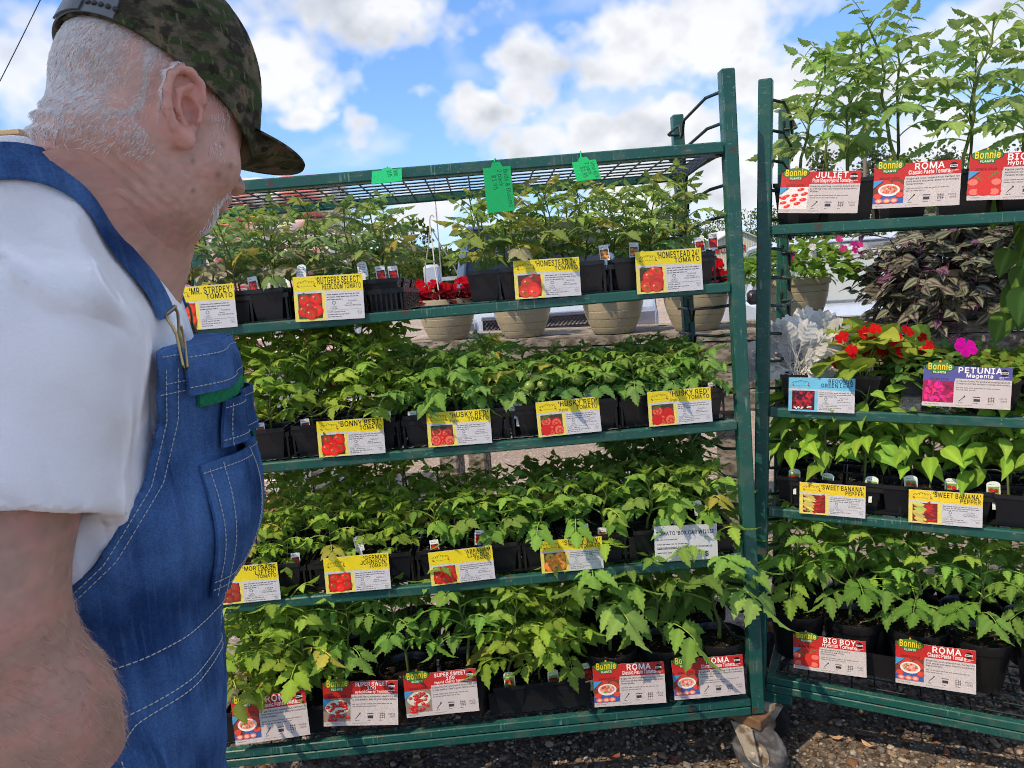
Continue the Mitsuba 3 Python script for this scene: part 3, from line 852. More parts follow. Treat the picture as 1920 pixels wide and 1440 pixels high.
for u, v in ((.075, .10), (.10, .22)):
    plant('dusty_miller', dusty(int(u * 1000)), 2, u, v, 1, 'silver grey lobed foliage plant at the left end of the flower shelf, ' + ('front' if v < .2 else 'behind'), 'plant', None, POT, POT_SOIL[0], 1.12)
RED, BEG = (.78, .018, .022), np.array([.27, .36, .055])
for u, v, s in ((.235, .11, 1.0), (.30, .20, .9)):
    fl = [(rp.uniform(-.085, .085), rp.uniform(-.10, .03), rp.uniform(.11, .205), rp.uniform(.012, .018), RED) for _ in range(13)]
    plant('begonia', mound(int(u * 997), .095, .135, 40, ROUND, .072, BEG, flowers=fl, bsdf='gloss_leaf', jitter=.5), 2, u, v, 1, 'begonia with red flowers and bronze green round leaves on the flower shelf, ' + ('front' if v < .15 else 'behind'), 'flower plant', None, POT, POT_SOIL[1], 1.0, yaw=0)
MAG = (.80, .012, .46)
for i, (u, v) in enumerate([(u, v) for u in (.36, .45, .54, .63, .72) for v in (.10, .19, .28, .37)]):
    fl = [(-.01, -.05, .155, .028, MAG)] if (abs(u - .45) < .01 and v < .15) else ([(0.0, -.03, .145, .018, (.45, .06, .25))] if rp.random() < .06 else [])
    plant('petunia', mound(200 + i % 5, .058, .070, 85, OVAL, .030, np.array([.13, .25, .06]) if u < .5 else np.array([.20, .31, .05]), flowers=fl, stalk=False, jitter=.5), 2, u, v, 1,
          'petunia seedling with one open magenta flower, front of the flower shelf' if fl and fl[0][3] > .02 else numbered('small petunias, ' + ('front', 'second', 'third', 'back')[i % 4] + ' row of the flower shelf'), 'flower plant', None if fl and fl[0][3] > .02 else 'petunia seedlings', POT, POT_SOIL[2], 1.0, yaw=0)
v, f = revolve([(.0, .045), (.05, .044), (.075, .036), (.085, .012), (.10, .006), (.10, .004), (.085, .008), (.07, .03), (0, .040)], 36)
t = thing('plastic_dome', 'clear plastic lid lying under the petunias', 'plastic lid')
put(t, '', mikit.ply((v * [1.0, .6, 1], f), {'type': 'thindielectric', 'int_ior': 1.45}, smooth=True), RACK[2] @ M(None, (.37, .065, FLOOR[2][1] + .0)))



# ------------------------------------------------------------------ printed signs
_GLYPH = {}


def text(s, h, bold=False):
    """Lettering set glyph by glyph, so that every glyph is cut only once."""
    V, F, x, n = [], [], 0.0, 0
    for ch in s:
        if ch == ' ':
            x += .34
            continue
        if (ch, bold) not in _GLYPH:
            m = meshkit.text_mesh(ch, 1.0, .01, bold)
            _GLYPH[ch, bold] = np.array(m.vertices), np.array(m.faces)
        v, f = _GLYPH[ch, bold]
        V.append(v + [x, 0, 0])
        F.append(f + n)
        n += len(v)
        x += v[:, 0].max() + .13
    v = np.vstack(V)
    v[:, :2] *= h
    return v, np.vstack(F)


def put_text(mb, s, x, y, h, z, col, bold=False, align='l', squeeze=1.0, deg=0.0, maxw=None):
    v, f = text(s, h, bold)
    w = v[:, 0].max()
    if maxw and w * squeeze > maxw:
        squeeze = maxw / w
    v[:, 0] *= squeeze
    w = v[:, 0].max()
    v[:, 0] -= {'l': 0, 'r': w, 'c': w / 2}[align]
    if deg:
        v = v @ rotz(math.radians(deg)).T
    v = v + [x, y, z]
    v[:, 2] = z + (v[:, 2] > z + .005) * .00012
    mb.add(v, f, col)


def rect(mb, x0, y0, x1, y1, z, col, n=6):
    x, y = np.linspace(x0, x1, n), np.linspace(y0, y1, 3)
    X, Y = np.meshgrid(x, y, indexing='ij')
    mb.add(np.stack([X.ravel(), Y.ravel(), np.full(X.size, z)], 1), gridvf(n, 3), col)


def disc(mb, x, y, rx, ry, z, col, n=16, deg=0):
    a = np.arange(n) * 2 * np.pi / n
    p = np.stack([rx * np.cos(a), ry * np.sin(a), 0 * a], 1) @ rotz(math.radians(deg)).T + [x, y, z]
    mb.add(np.vstack([p, [[x, y, z]]]), np.stack([np.arange(n), (np.arange(n) + 1) % n, np.full(n, n)], 1), col)


def poly(mb, pts, z, col):
    v, f = trimesh.creation.triangulate_polygon(Polygon(pts), engine='earcut')
    f = np.asarray(f)
    v = np.column_stack([v, np.full(len(v), z)])
    n = np.cross(v[f[:, 1]] - v[f[:, 0]], v[f[:, 2]] - v[f[:, 0]])[:, 2]
    f[n < 0] = f[n < 0][:, ::-1]
    mb.add(v, f, col)


INK, GREY = lin(28, 26, 28), lin(95, 95, 100)
CARD, HEAD, YEL = lin(196, 199, 206), lin(222, 206, 34), lin(222, 210, 105)


def lines(mb, rg, x, y, w, h, n, z, col, gap=1.75):
    """Fine print too small to read: rows of word-long strokes."""
    for k in range(n):
        yy, xx = y - k * h * gap, x
        end = x + w * (rg.uniform(.82, 1.0) if k < n - 1 else rg.uniform(.35, .75))
        while xx < end:
            l = rg.uniform(1.2, 4.2) * h
            l = min(l, end - xx)
            if l > h * .5:
                rect(mb, xx, yy, xx + l, yy + h * .62, z, col, 2)
            xx += l + h * .55


def photo(mb, kind, x0, y0, x1, y1, z, rg):
    w, h = x1 - x0, y1 - y0
    d = [0]

    def zz():
        d[0] += 1
        return z + .00004 * d[0]

    def ds(x, y, rx, ry, c, deg=0, n=16):
        rx, ry = min(rx, .5), min(ry, .5)
        x = min(max(x, rx * .9), 1 - rx * .9)
        y = min(max(y, ry * .9), 1 - ry * .9)
        disc(mb, x0 + x * w, y0 + y * h, rx * w, ry * h, zz(), c, n, deg)
    back = {'toms': lin(60, 75, 40), 'slices': lin(70, 60, 50), 'big': lin(75, 55, 40), 'dark': lin(90, 40, 30), 'orange': lin(95, 65, 35), 'bowl': lin(120, 60, 45), 'cherry': lin(150, 130, 115), 'paste': lin(232, 224, 220), 'halves': lin(190, 60, 50), 'begonia': lin(70, 22, 32), 'petunia': lin(150, 25, 75), 'banana': lin(120, 40, 35), 'stripe': lin(170, 40, 25)}[kind]
    rect(mb, x0, y0, x1, y1, z, back, 3)
    R = rg.uniform
    if kind in ('toms', 'dark', 'orange', 'big', 'stripe'):
        hue = {'toms': (205, 38, 28), 'dark': (150, 45, 35), 'orange': (222, 140, 45), 'big': (196, 62, 44), 'stripe': (210, 60, 30)}[kind]
        for k in range(5):
            ds(R(0, 1), R(0, 1), R(.1, .22), R(.04, .09), lin(60, 105, 40), R(0, 180), 8)
        pts = [(.28, .72), (.75, .75), (.5, .45), (.22, .3), (.78, .32), (.52, .14)] if kind != 'big' else [(.72, .8), (.42, .58), (.78, .36), (.3, .12), (.7, .1)]
        for (x, y) in pts:
            r = R(.22, .28) if kind != 'big' else R(.30, .36)
            c = lin(*[q * R(.85, 1.1) for q in hue])
            ds(x, y, r, r * w / h, c)
            ds(x - r * .1, y + r * .06, r * .72, r * .72 * w / h, np.minimum(c * 1.35, 1))
            ds(x - r * .38, y + r * .42, r * .16, r * .1, lin(250, 190, 170), 25, 8)
            for g in range(5):
                ds(x + .05 * math.cos(g * 1.26), y + .05 + .04 * math.sin(g * 1.26), .07, .018, lin(70, 110, 45), g * 72, 6)
    elif kind == 'slices':
        for (x, y) in ((.25, .68), (.72, .55), (.45, .18), (.2, .25), (.85, .15)):
            ds(x, y, .25, .25 * w / h, lin(200, 35, 28))
            if R(0, 1) < .7:
                ds(x, y, .20, .2 * w / h, lin(228, 110, 85))
                for g in range(6):
                    ds(x + .1 * math.cos(g * 1.05), y + .1 * w / h * math.sin(g * 1.05), .055, .05, lin(195, 50, 35), g * 60, 8)
        ds(.1, .9, .3, .06, lin(60, 110, 45), 20, 8)
    elif kind == 'bowl':
        rect(mb, x0, y0, x1, y0 + h * .33, zz(), lin(60, 95, 165), 3)
        for (x, y) in ((.2, .78), (.42, .86), (.75, .8), (.92, .7)):
            ds(x, y, .17, .15, lin(190, 70, 50))
        ds(.52, .58, .36, .26, lin(232, 228, 225), 0, 24)
        ds(.52, .60, .29, .19, lin(226, 150, 130), 0, 24)
        for k in range(26):
            a, q = R(0, 6.28), math.sqrt(R(0, 1))
            ds(.52 + .25 * q * math.cos(a), .60 + .15 * q * math.sin(a), .045, .035, lin(*rg.choice([(205, 70, 50), (228, 120, 90), (120, 150, 70), (240, 200, 180)])), R(0, 90), 7)
        for (x, y) in ((.15, .33), (.9, .36)):
            ds(x, y, .13, .12, lin(215, 75, 55))
        for (x, y) in ((.2, .12), (.46, .12), (.7, .13)):
            ds(x, y, .13, .11, lin(225, 110, 90))
            ds(x, y, .08, .06, lin(240, 190, 170))
    elif kind == 'cherry':
        ds(.52, .62, .45, .32, lin(205, 220, 200), 0, 24)
        for k in range(34):
            a, q = R(0, 6.28), math.sqrt(R(0, 1))
            x, y = (.52 + .36 * q * math.cos(a), .62 + .26 * q * math.sin(a)) if k < 22 else (R(.08, .92), R(.06, .34))
            ds(x, y, .075, .065, lin(*[v * R(.85, 1.12) for v in (204, 44, 38)]))
            ds(x - .02, y + .02, .02, .015, lin(250, 190, 175), 0, 6)
    elif kind == 'paste':
        for (x, y) in ((.2, .85), (.75, .88), (.25, .58), (.55, .62), (.9, .68), (.12, .5), (.5, .42), (.15, .28), (.3, .12), (.65, .25), (.85, .42)):
            ds(x, y, .13, .075, lin(*[v * R(.9, 1.1) for v in (222, 52, 40)]), R(-20, 30))
            ds(x - .03, y + .02, .03, .015, lin(250, 190, 175), 0, 6)
    elif kind == 'halves':
        for (x, y, k) in ((.5, .78, 0), (.5, .42, 0), (.15, .55, 1), (.85, .55, 1), (.2, .15, 1), (.8, .15, 1), (.5, .1, 0)):
            ds(x, y, .22, .18, lin(205, 48, 40))
            if k:
                ds(x, y, .15, .13, lin(232, 120, 105))
        ds(.75, .85, .2, .03, lin(90, 130, 60), 30, 7)
        ds(.3, .7, .15, .03, lin(90, 130, 60), -40, 7)
    elif kind in ('begonia', 'petunia'):
        for k in range(46):
            c = (lin(*[v * R(.6, 1.2) for v in (175, 45, 62)]) if kind == 'begonia' else lin(*[min(255, v * R(.75, 1.15)) for v in (232, 40, 128)]))
            ds(R(.05, .95), R(.05, .95), R(.06, .11), R(.05, .09), c, R(0, 180), 7)
        for k in range(10):
            ds(R(.1, .9), R(.03, .2) if kind == 'begonia' else R(.1, .9), .05, .04, lin(225, 228, 220) if kind == 'begonia' else lin(120, 30, 70), 0, 7)
    elif kind == 'banana':
        for k in range(9):
            ds(R(.05, .45), .06 + k * .11, R(.22, .34), .085, lin(*[v * R(.85, 1.1) for v in (196, 198, 100)]), R(-35, -5), 12)
        for k in range(10):
            ds(R(.6, .97), R(.04, .96), R(.14, .2), .06, lin(*[v * R(.8, 1.15) for v in (176, 42, 36)]), R(-40, 60), 10)
    return d[0]


def emblem(mb, x, y, w, z, col, rg):
    """The growers' script emblem with its flowers, as a pen-like scribble on a line."""
    n = 60
    t = np.linspace(0, 1, n)
    px = x + w * (t + .035 * np.sin(t * 44))
    py = y + w * (.12 * np.sin(t * math.pi) + .055 * np.sin(t * 44 + 1.2) + .03 * np.sin(t * 17))
    nx, ny = -np.gradient(py), np.gradient(px)
    L = np.hypot(nx, ny) + 1e-12
    r = w * .011
    v = np.vstack([np.stack([px + nx / L * r, py + ny / L * r, 0 * t + z], 1), np.stack([px - nx / L * r, py - ny / L * r, 0 * t + z], 1)])
    f = np.array([[i, n + i, n + i + 1, i + 1] for i in range(n - 1)])
    mb.add(v, f, col)
    rect(mb, x + w * .22, y - w * .13, x + w * .82, y - w * .115, z, col, 2)
    for sx in (.06, .94):
        disc(mb, x + w * sx, y - w * .10, w * .05, w * .05, z, lin(196, 60, 40), 7)
        disc(mb, x + w * (sx + .05), y - w * .15, w * .05, w * .03, z + .00003, col, 6)


def frame(r, u, w, deg, lean, tilt=7, v=-.006, yaw=0):
    """Sign space (x right, y up, z towards the viewer) to world: upright on the front of a shelf rail, top leaning back."""
    B = np.column_stack([[1, 0, 0], [0, 0, 1], [0, -1, 0]])
    R = B @ roty(math.radians(yaw)) @ rotx(-math.radians(tilt)) @ rotz(math.radians(deg))
    return RACK[r] @ M(R, (u, v, w))


def bend(meshes, amount, w, h, rg):
    k1, k2, k3 = amount, rg.uniform(-1, 1), rg.uniform(-1, 1)
    out = []
    for mb in meshes:
        v, f, c = mb.arrays()
        v = v.copy()
        X, Y = v[:, 0] / w * 2, v[:, 1] / h * 2
        v[:, 2] += k1 * (.6 * X * X * k2 + .45 * X * Y * k3 + .25 * np.sin(2.4 * X + k3 * 3) * (Y + 1))
        out.append((v, f, c))
    return out


def write_sign(key, parts, W, w, h, amount, rg):
    for (name, mb), (v, f, c) in zip(parts, bend([p[1] for p in parts], amount, w, h, rg)):
        put(key, name, mikit.ply((v, f), 'print', color=c), W)


def card_mesh(w, h, col, notch=None):
    mb = MB()
    g = gridvf(13, 7)
    X, Y = np.meshgrid(np.linspace(-w / 2, w / 2, 13), np.linspace(-h / 2, h / 2, 7), indexing='ij')
    a = np.stack([X.ravel(), Y.ravel(), 0 * X.ravel() + .0004], 1)
    mb.add(a, g, col).add(a - [0, 0, .0008], g[:, ::-1], lin(225, 225, 225))
    return mb


def garden_sign(r, u, w, W_, H_, deg, title, kind, label, sub='TOMATO', second=None, hand=None, head=HEAD, accent=YEL, ink=INK, tall=False, seed=0, tilt=7):
    rg = random.Random(seed + 7)
    key = thing('garden_sign', label, 'sign')
    hw, hh = W_ / 2, H_ / 2
    band = hh - H_ * (.40 if tall else .33)
    card = card_mesh(W_, H_, CARD)
    hd = MB()
    x = np.linspace(-hw, hw, 15)
    low = band + H_ * .030 * np.cos(np.linspace(0, 2.6, 15)) - H_ * .02
    v = np.vstack([np.stack([x, 0 * x + hh - .0006, 0 * x + .0007], 1), np.stack([x, low, 0 * x + .0007], 1)])
    hd.add(v, [[15 + i, 16 + i, i + 1, i] for i in range(14)], head)
    rect(hd, -hw, -hh + .0005, -hw + W_ * .055, band - H_ * .055, .0006, accent, 2)
    rect(hd, -hw + W_ * .40, -hh + .0005, -hw + W_ * .45, band - H_ * .05, .0006, accent, 2)
    rect(hd, -hw + W_ * .055, -hh + .0005, -hw + W_ * .40, -hh + H_ * .05, .0006, accent, 2)
    emblem(hd, -hw + W_ * .05, hh - H_ * (.17 if not tall else .2), W_ * .27, .0009, lin(70, 75, 25) if head is HEAD else lin(25, 70, 80), rg)
    pic = MB()
    photo(pic, kind, -hw + W_ * .055, -hh + H_ * .05, -hw + W_ * .40, band - H_ * .055, .0006, rg)
    txt = MB()
    if second is None:
        put_text(txt, title, hw - W_ * .03, hh - H_ * .185, H_ * .145, .0009, ink, True, 'r', .82, maxw=W_ * .645)
        put_text(txt, sub, hw - W_ * .03, hh - H_ * .312, H_ * .112, .0009, ink, True, 'r', .82, maxw=W_ * .56)
    else:
        put_text(txt, title, hw - W_ * .03, hh - H_ * .150, H_ * .112, .0009, ink, True, 'r', .85, maxw=W_ * .58)
        put_text(txt, second, hw - W_ * .03, hh - H_ * .278, H_ * .112, .0009, ink, True, 'r', .85, maxw=W_ * .58)
        if sub:
            put_text(txt, sub, hw - W_ * .03, hh - H_ * .375, H_ * .085, .0009, ink, True, 'r', .9, maxw=W_ * .4)
    if hand:
        put_text(txt, hand, -hw + W_ * .36, hh - H_ * .335, H_ * .085, .0010, lin(60, 55, 40), False, 'l', .9, 4)
    fp = MB()
    x0 = -hw + W_ * .47
    lines(fp, rg, x0, band - H_ * .115, W_ * .5, H_ * .032, 3, .0007, GREY)
    disc(fp, x0 + W_ * .10, band - H_ * .29, H_ * .042, H_ * .042, .0007, GREY, 14)
    disc(fp, x0 + W_ * .10, band - H_ * .29, H_ * .028, H_ * .028, .0008, CARD, 14)
    for s, xx, yy, b in (('Light', .10, .385, 0), ('Full Sun', .10, .43, 0), ('Fruit Size', .37, .275, 1), ('Days to Maturity', .37, .375, 1)):
        put_text(fp, s, x0 + W_ * xx, band - H_ * yy, H_ * .030, .0007, GREY, bool(b), 'c')
    lines(fp, rg, x0 + W_ * .28, band - H_ * .325, W_ * .2, H_ * .026, 1, .0007, GREY)
    rect(fp, x0, band - H_ * .455, hw - W_ * .03, band - H_ * .449, .0007, GREY, 2)
    put_text(fp, 'CARE:', x0, band - H_ * .505, H_ * .030, .0007, GREY, True)
    lines(fp, rg, x0 + W_ * .1, band - H_ * .505, W_ * .25, H_ * .028, 1, .0007, GREY)
    lines(fp, rg, x0, band - H_ * .56, W_ * .36, H_ * .028, 2, .0007, GREY)
    put_text(fp, 'PRICE', hw - W_ * .04, band - H_ * .52, H_ * .024, .0007, GREY, False, 'r')
    put_text(fp, 'HERE', hw - W_ * .04, band - H_ * .565, H_ * .024, .0007, GREY, False, 'r')
    write_sign(key, (('card', card), ('header_band', hd), ('picture', pic), ('title', txt), ('fine_print', fp)), frame(r, u, w, deg, 0, tilt), W_, H_, .0022, rg)


LEFT = 'on the left rack'
for i, (u, w, W_, H_, deg, ttl, sec, sub, kind, tall, hand, lab) in enumerate([
        (-1.330, 1.198, .160, .105, -.3, "'MR. STRIPEY'", None, 'TOMATO', 'stripe', 0, None, 'yellow garden sign partly hidden by the overalls clasp, first on the upper shelf'),
        (-1.025, 1.196, .168, .109, -1.6, "'RUTGERS SELECT'", None, 'HEIRLOOM TOMATO', 'toms', 0, None, 'yellow garden sign with heirloom tomatoes, second from the left on the upper shelf'),
        (-.491, 1.198, .162, .094, -1.2, "'HOMESTEAD 24'", None, 'TOMATO', 'big', 0, None, 'yellow garden sign right of the hanging green price tag, third on the upper shelf'),
        (-.190, 1.190, .164, .103, -.7, "'HOMESTEAD 24'", None, 'TOMATO', 'big', 0, None, 'yellow garden sign at the right end of the upper shelf by the post'),
        (-1.010, .848, .165, .090, -1.1, "'BONNY BEST'", None, 'TOMATO', 'toms', 0, None, 'yellow garden sign half covered by a leaf, leftmost on the second shelf'),
        (-.740, .847, .159, .086, -.9, "'HUSKY RED'", None, 'TOMATO', 'slices', 0, 'Patio', 'yellow garden sign with handwriting, second from the left on the second shelf'),
        (-.465, .850, .159, .088, .6, "'HUSKY RED'", None, 'TOMATO', 'slices', 0, 'Patio', 'yellow garden sign with handwriting, second from the right on the second shelf'),
        (-.183, .850, .161, .088, -.1, "'HUSKY RED'", None, 'TOMATO', 'slices', 0, 'Patio', 'yellow garden sign overhung by yellow green leaves, right end of the second shelf'),
        (-1.315, .497, .167, .096, .1, "'MORTGAGE", "LIFTER'", 'TOMATO', 'dark', 1, None, 'yellow garden sign beside the overalls, leftmost on the third shelf'),
        (-1.033, .497, .165, .092, -.3, "'GERMAN", "JOHNSON'", 'TOMATO', 'toms', 1, None, 'yellow garden sign with two bright red tomatoes, second on the third shelf'),
        (-.767, .491, .164, .086, 1.5, "'ABRAHAM", "LINCOLN'", 'TOMATO', 'toms', 1, None, 'tilted yellow garden sign partly behind a tomato top, middle of the third shelf'),
        (-.484, .492, .160, .084, -.3, "'SUNNY BOY'", None, 'TOMATO', 'orange', 0, None, 'yellow garden sign with orange tomatoes on the third shelf')]):
    garden_sign(1, u, w, W_, H_, deg, ttl, kind, lab, sub, sec, hand, tall=tall, seed=i, tilt=(4, 6, 5, 3)[i % 4])
for i, (u, w, deg, lab) in enumerate(((.171, .584, .8, 'yellow pepper sign below the left pepper plants on the right rack'), (.428, .588, 1.0, 'yellow pepper sign crossed by a thin leaf, right of the other pepper sign'))):
    garden_sign(2, u, w, .159, .084, deg, "'SWEET BANANA'", 'banana', lab, 'PEPPER', head=lin(226, 200, 45), seed=40 + i, tilt=5)
garden_sign(2, .139, .862, .158, .088, .1, 'BEGONIA', 'begonia', 'light blue begonia sign on the flower shelf of the right rack', '', 'GREEN LEAF', head=lin(110, 190, 225), accent=lin(120, 190, 225), ink=lin(20, 50, 75), tall=False, seed=50, tilt=4)


def grower_sign(r, u, w, W_, H_, deg, title, sub, kind, label, body, icons='sauce', head=lin(186, 42, 38), seed=0, bow=.004, flat=False, tilt=8, title2=None):
    rg = random.Random(seed + 70)
    key = thing('grower_sign', label, 'sign')
    hw, hh = W_ / 2, H_ / 2
    card = card_mesh(W_, H_, lin(196, 188, 187))
    band = hh - H_ * .30
    hd = MB()
    rect(hd, -hw, band, hw, hh, .0007, head, 9)
    rect(hd, -hw, band - H_ * .07, -hw + W_ * .37, band, .0007, head, 5)
    cx, cy = -hw + W_ * .185, hh - H_ * .03
    lg = MB()
    z = .0011
    for sc, c in ((1.0, lin(28, 60, 30)), (.93, lin(70, 125, 50))):
        disc(lg, cx, cy, W_ * .178 * sc, H_ * .125 * sc, z, c, 28)
        rect(lg, cx - W_ * .085 * sc, cy - H_ * .175 * sc, cx + W_ * .085 * sc, cy - H_ * .08, z + .00002, c, 3)
        z += .0001
    disc(lg, cx, cy + H_ * .135, W_ * .019, W_ * .019, z, lin(30, 50, 20), 14)
    disc(lg, cx, cy + H_ * .135, W_ * .014, W_ * .014, z + .0001, lin(235, 165, 40), 14)
    put_text(lg, 'Bonnie', cx, cy - H_ * .065, H_ * .155, z, lin(240, 205, 45), True, 'c', 1.0, maxw=W_ * .28)
    put_text(lg, 'PLANTS', cx, cy - H_ * .155, H_ * .048, z, lin(235, 235, 225), True, 'c', maxw=W_ * .15)
    put_text(lg, 'SINCE 1918', cx, band - H_ * .05, H_ * .045, .0010, lin(95, 12, 14), True, 'c')
    seal = MB()
    mx, my = hw - W_ * .085, hh - H_ * .13
    disc(seal, mx, my, W_ * .045, W_ * .045, .0010, lin(30, 22, 25), 24)
    rect(seal, mx - W_ * .043, my - H_ * .022, mx + W_ * .043, my + H_ * .022, .0011, lin(240, 235, 235), 2)
    rect(seal, mx - W_ * .036, my - H_ * .010, mx + W_ * .036, my + H_ * .010, .0012, lin(60, 30, 40), 2)
    lines(seal, rg, mx - W_ * .055, my - H_ * .105, W_ * .12, H_ * .022, 2, .0010, lin(235, 210, 205))
    pic = MB()
    photo(pic, kind, -hw, -hh + H_ * .10, -hw + W_ * .36, band - H_ * .07, .0006, rg)
    if kind != 'petunia':
        poly(pic, [(-hw, band - H_ * .07), (-hw + W_ * .12, band - H_ * .07), (-hw, band - H_ * .25)], .0030, lin(70, 150, 205))
    txt = MB()
    tx = -hw + W_ * (.64 if not flat else .62)
    if title2:
        put_text(txt, title, tx, hh - H_ * .115, H_ * .085, .0009, lin(245, 240, 238), True, 'c', maxw=W_ * .44)
        put_text(txt, title2, tx, hh - H_ * .205, H_ * .075, .0009, lin(245, 240, 238), True, 'c')
        put_text(txt, sub, tx, hh - H_ * .275, H_ * .055, .0009, lin(245, 240, 238), True, 'c', maxw=W_ * .44)
    else:
        put_text(txt, title, tx, hh - H_ * .155, H_ * .135, .0009, lin(245, 240, 238), True, 'c')
        put_text(txt, sub, tx, hh - H_ * .262, H_ * .090, .0009, lin(245, 240, 238), True, 'c', maxw=W_ * .47)
    fp = MB()
    x0 = -hw + W_ * .385
    D = lin(60, 55, 60)
    for k, s in enumerate(body):
        put_text(fp, s, x0, band - H_ * (.075 + .060 * k), H_ * .036, .0007, D, True, maxw=W_ * .6)
    lines(fp, rg, x0, band - H_ * (.11 + .06 * len(body)), W_ * .56, H_ * .030, 2, .0007, lin(120, 115, 118))
    yb = -hh + H_ * .21
    # little pictograms: spoon or knife, seed bed, ladder
    xs = x0 + W_ * .07
    v = np.array([[xs - .012 * W_ * 6 * .5, yb - H_ * .06, .0007], [xs + W_ * .03, yb + H_ * .07, .0007], [xs + W_ * .038, yb + H_ * .055, .0007], [xs - W_ * .03, yb - H_ * .07, .0007]])
    fp.add(v, [[0, 3, 2], [0, 2, 1]], D)
    disc(fp, xs + W_ * .03, yb + H_ * .06, W_ * .014, W_ * .010, .0008, D, 10, 50)
    xs = x0 + W_ * .24
    rect(fp, xs - W_ * .036, yb - H_ * .055, xs + W_ * .036, yb + H_ * .012, .0007, D, 3)
    for q in (-.026, 0, .026):
        disc(fp, xs + W_ * (q - .009), yb + H_ * .05, W_ * .011, W_ * .006, .0007, D, 8, 35)
        disc(fp, xs + W_ * (q + .009), yb + H_ * .05, W_ * .011, W_ * .006, .0008, D, 8, -35)
    xs = x0 + W_ * .40
    for q in (-.028, 0, .028):
        rect(fp, xs + W_ * q - W_ * .003, yb - H_ * .065, xs + W_ * q + W_ * .003, yb + H_ * .07, .0007, D, 2)
    for q in (-.04, 0, .04):
        rect(fp, xs - W_ * .036, yb + H_ * q, xs + W_ * .036, yb + H_ * (q + .010), .0008, D, 2)
    for q in (.07, .24, .40):
        lines(fp, rg, x0 + W_ * (q - .04), yb - H_ * .105, W_ * .09, H_ * .020, 1, .0007, D)
    put_text(fp, 'PRICE', hw - W_ * .04, yb + H_ * .02, H_ * .036, .0007, D, False, 'r')
    put_text(fp, 'HERE', hw - W_ * .04, yb - H_ * .04, H_ * .036, .0007, D, False, 'r')
    lines(fp, rg, -hw + W_ * .03, -hh + H_ * .045, W_ * .25, H_ * .022, 1, .0007, lin(130, 125, 125))
    lines(fp, rg, x0, -hh + H_ * .045, W_ * .35, H_ * .018, 1, .0007, lin(130, 125, 125))
    write_sign(key, (('card', card), ('header_band', hd), ('picture', pic), ('logo', lg), ('seal', seal), ('title', txt), ('fine_print', fp)), frame(r, u, w, deg, 0, tilt), W_, H_, bow, rg)


ROMA = ('Bright red, plum-shaped fruit. Perfect for', 'thick sauces and paste. Good for containers.', 'Determinate.')
SUPER = ('A flavorful cherry, hundreds of sweet fruit in hot', 'or cool weather. Easy to grow. Indeterminate.')
BIGB = ('Makes perfect, big slices for', 'sandwich! Great flavor.', 'Indeterminate.')
ROMAT, SUPT = ('ROMA', 'Classic Paste Tomato'), ('SUPER SWEET', 'Hybrid Cherry Tomato')
grower_sign(1, -1.299, .133, .193, .118, 2.2, *ROMAT, 'bowl', 'red grower sign with salad bowl, leftmost on the left rack bottom shelf', ROMA, seed=1, bow=.003)
grower_sign(1, -1.062, .147, .193, .114, -4.1, *SUPT, 'cherry', 'red cherry tomato sign with a dark leaf across it, second on the bottom shelf', SUPER, seed=2, bow=.005, title2='100')
grower_sign(1, -.852, .153, .189, .110, .4, *SUPT, 'cherry', 'red cherry tomato sign in front of the round pot with a green rim', SUPER, seed=3, bow=.003, title2='100')
grower_sign(1, -.359, .125, .189, .108, -1.8, *ROMAT, 'bowl', 'red grower sign left of the last one on the bottom shelf of the left rack', ROMA, seed=4, bow=.003)
grower_sign(1, -.148, .122, .189, .104, -.2, *ROMAT, 'bowl', 'red grower sign at the foot of the right post of the left rack', ROMA, seed=5, bow=.006)
grower_sign(2, .123, 1.372, .183, .102, -3.7, 'JULIET', 'Plum Shape Hybrid Tomato', 'paste', 'red grower sign with small oval tomatoes, top shelf of the right rack beside the post', ('Great for snacking, cooking. Keeps well on', 'or off the vine. All-America Selections', 'Winner.'), seed=6, bow=.006)
grower_sign(2, .335, 1.373, .181, .104, -1.2, *ROMAT, 'bowl', 'red grower sign with salad bowl, middle of the right rack top shelf', ROMA, seed=7, bow=.003)
grower_sign(2, .531, 1.376, .181, .104, -2.6, 'BIG BOY', 'Hybrid Tomato', 'halves', 'red grower sign cut by the right edge of the picture, top shelf', BIGB, seed=8, bow=.002)
grower_sign(2, .459, .893, .182, .098, -1.2, 'PETUNIA', 'Magenta', 'petunia', 'purple blue petunia sign with magenta picture on the flower shelf', ('A classic flower for pots and hanging baskets.', 'Comes in a wide variety of sizes and colors.'), head=lin(82, 84, 150), seed=9, bow=.002)
grower_sign(2, .174, .146, .182, .096, 2.9, 'BIG BOY', 'Hybrid Tomato', 'halves', 'red grower sign with tomato halves at the left of the right rack bottom shelf', BIGB, seed=10, bow=.003)
grower_sign(2, .424, .163, .180, .110, 1.8, *ROMAT, 'bowl', 'red grower sign with a salad bowl on the bottom shelf of the right rack', ROMA, seed=11, bow=.002)

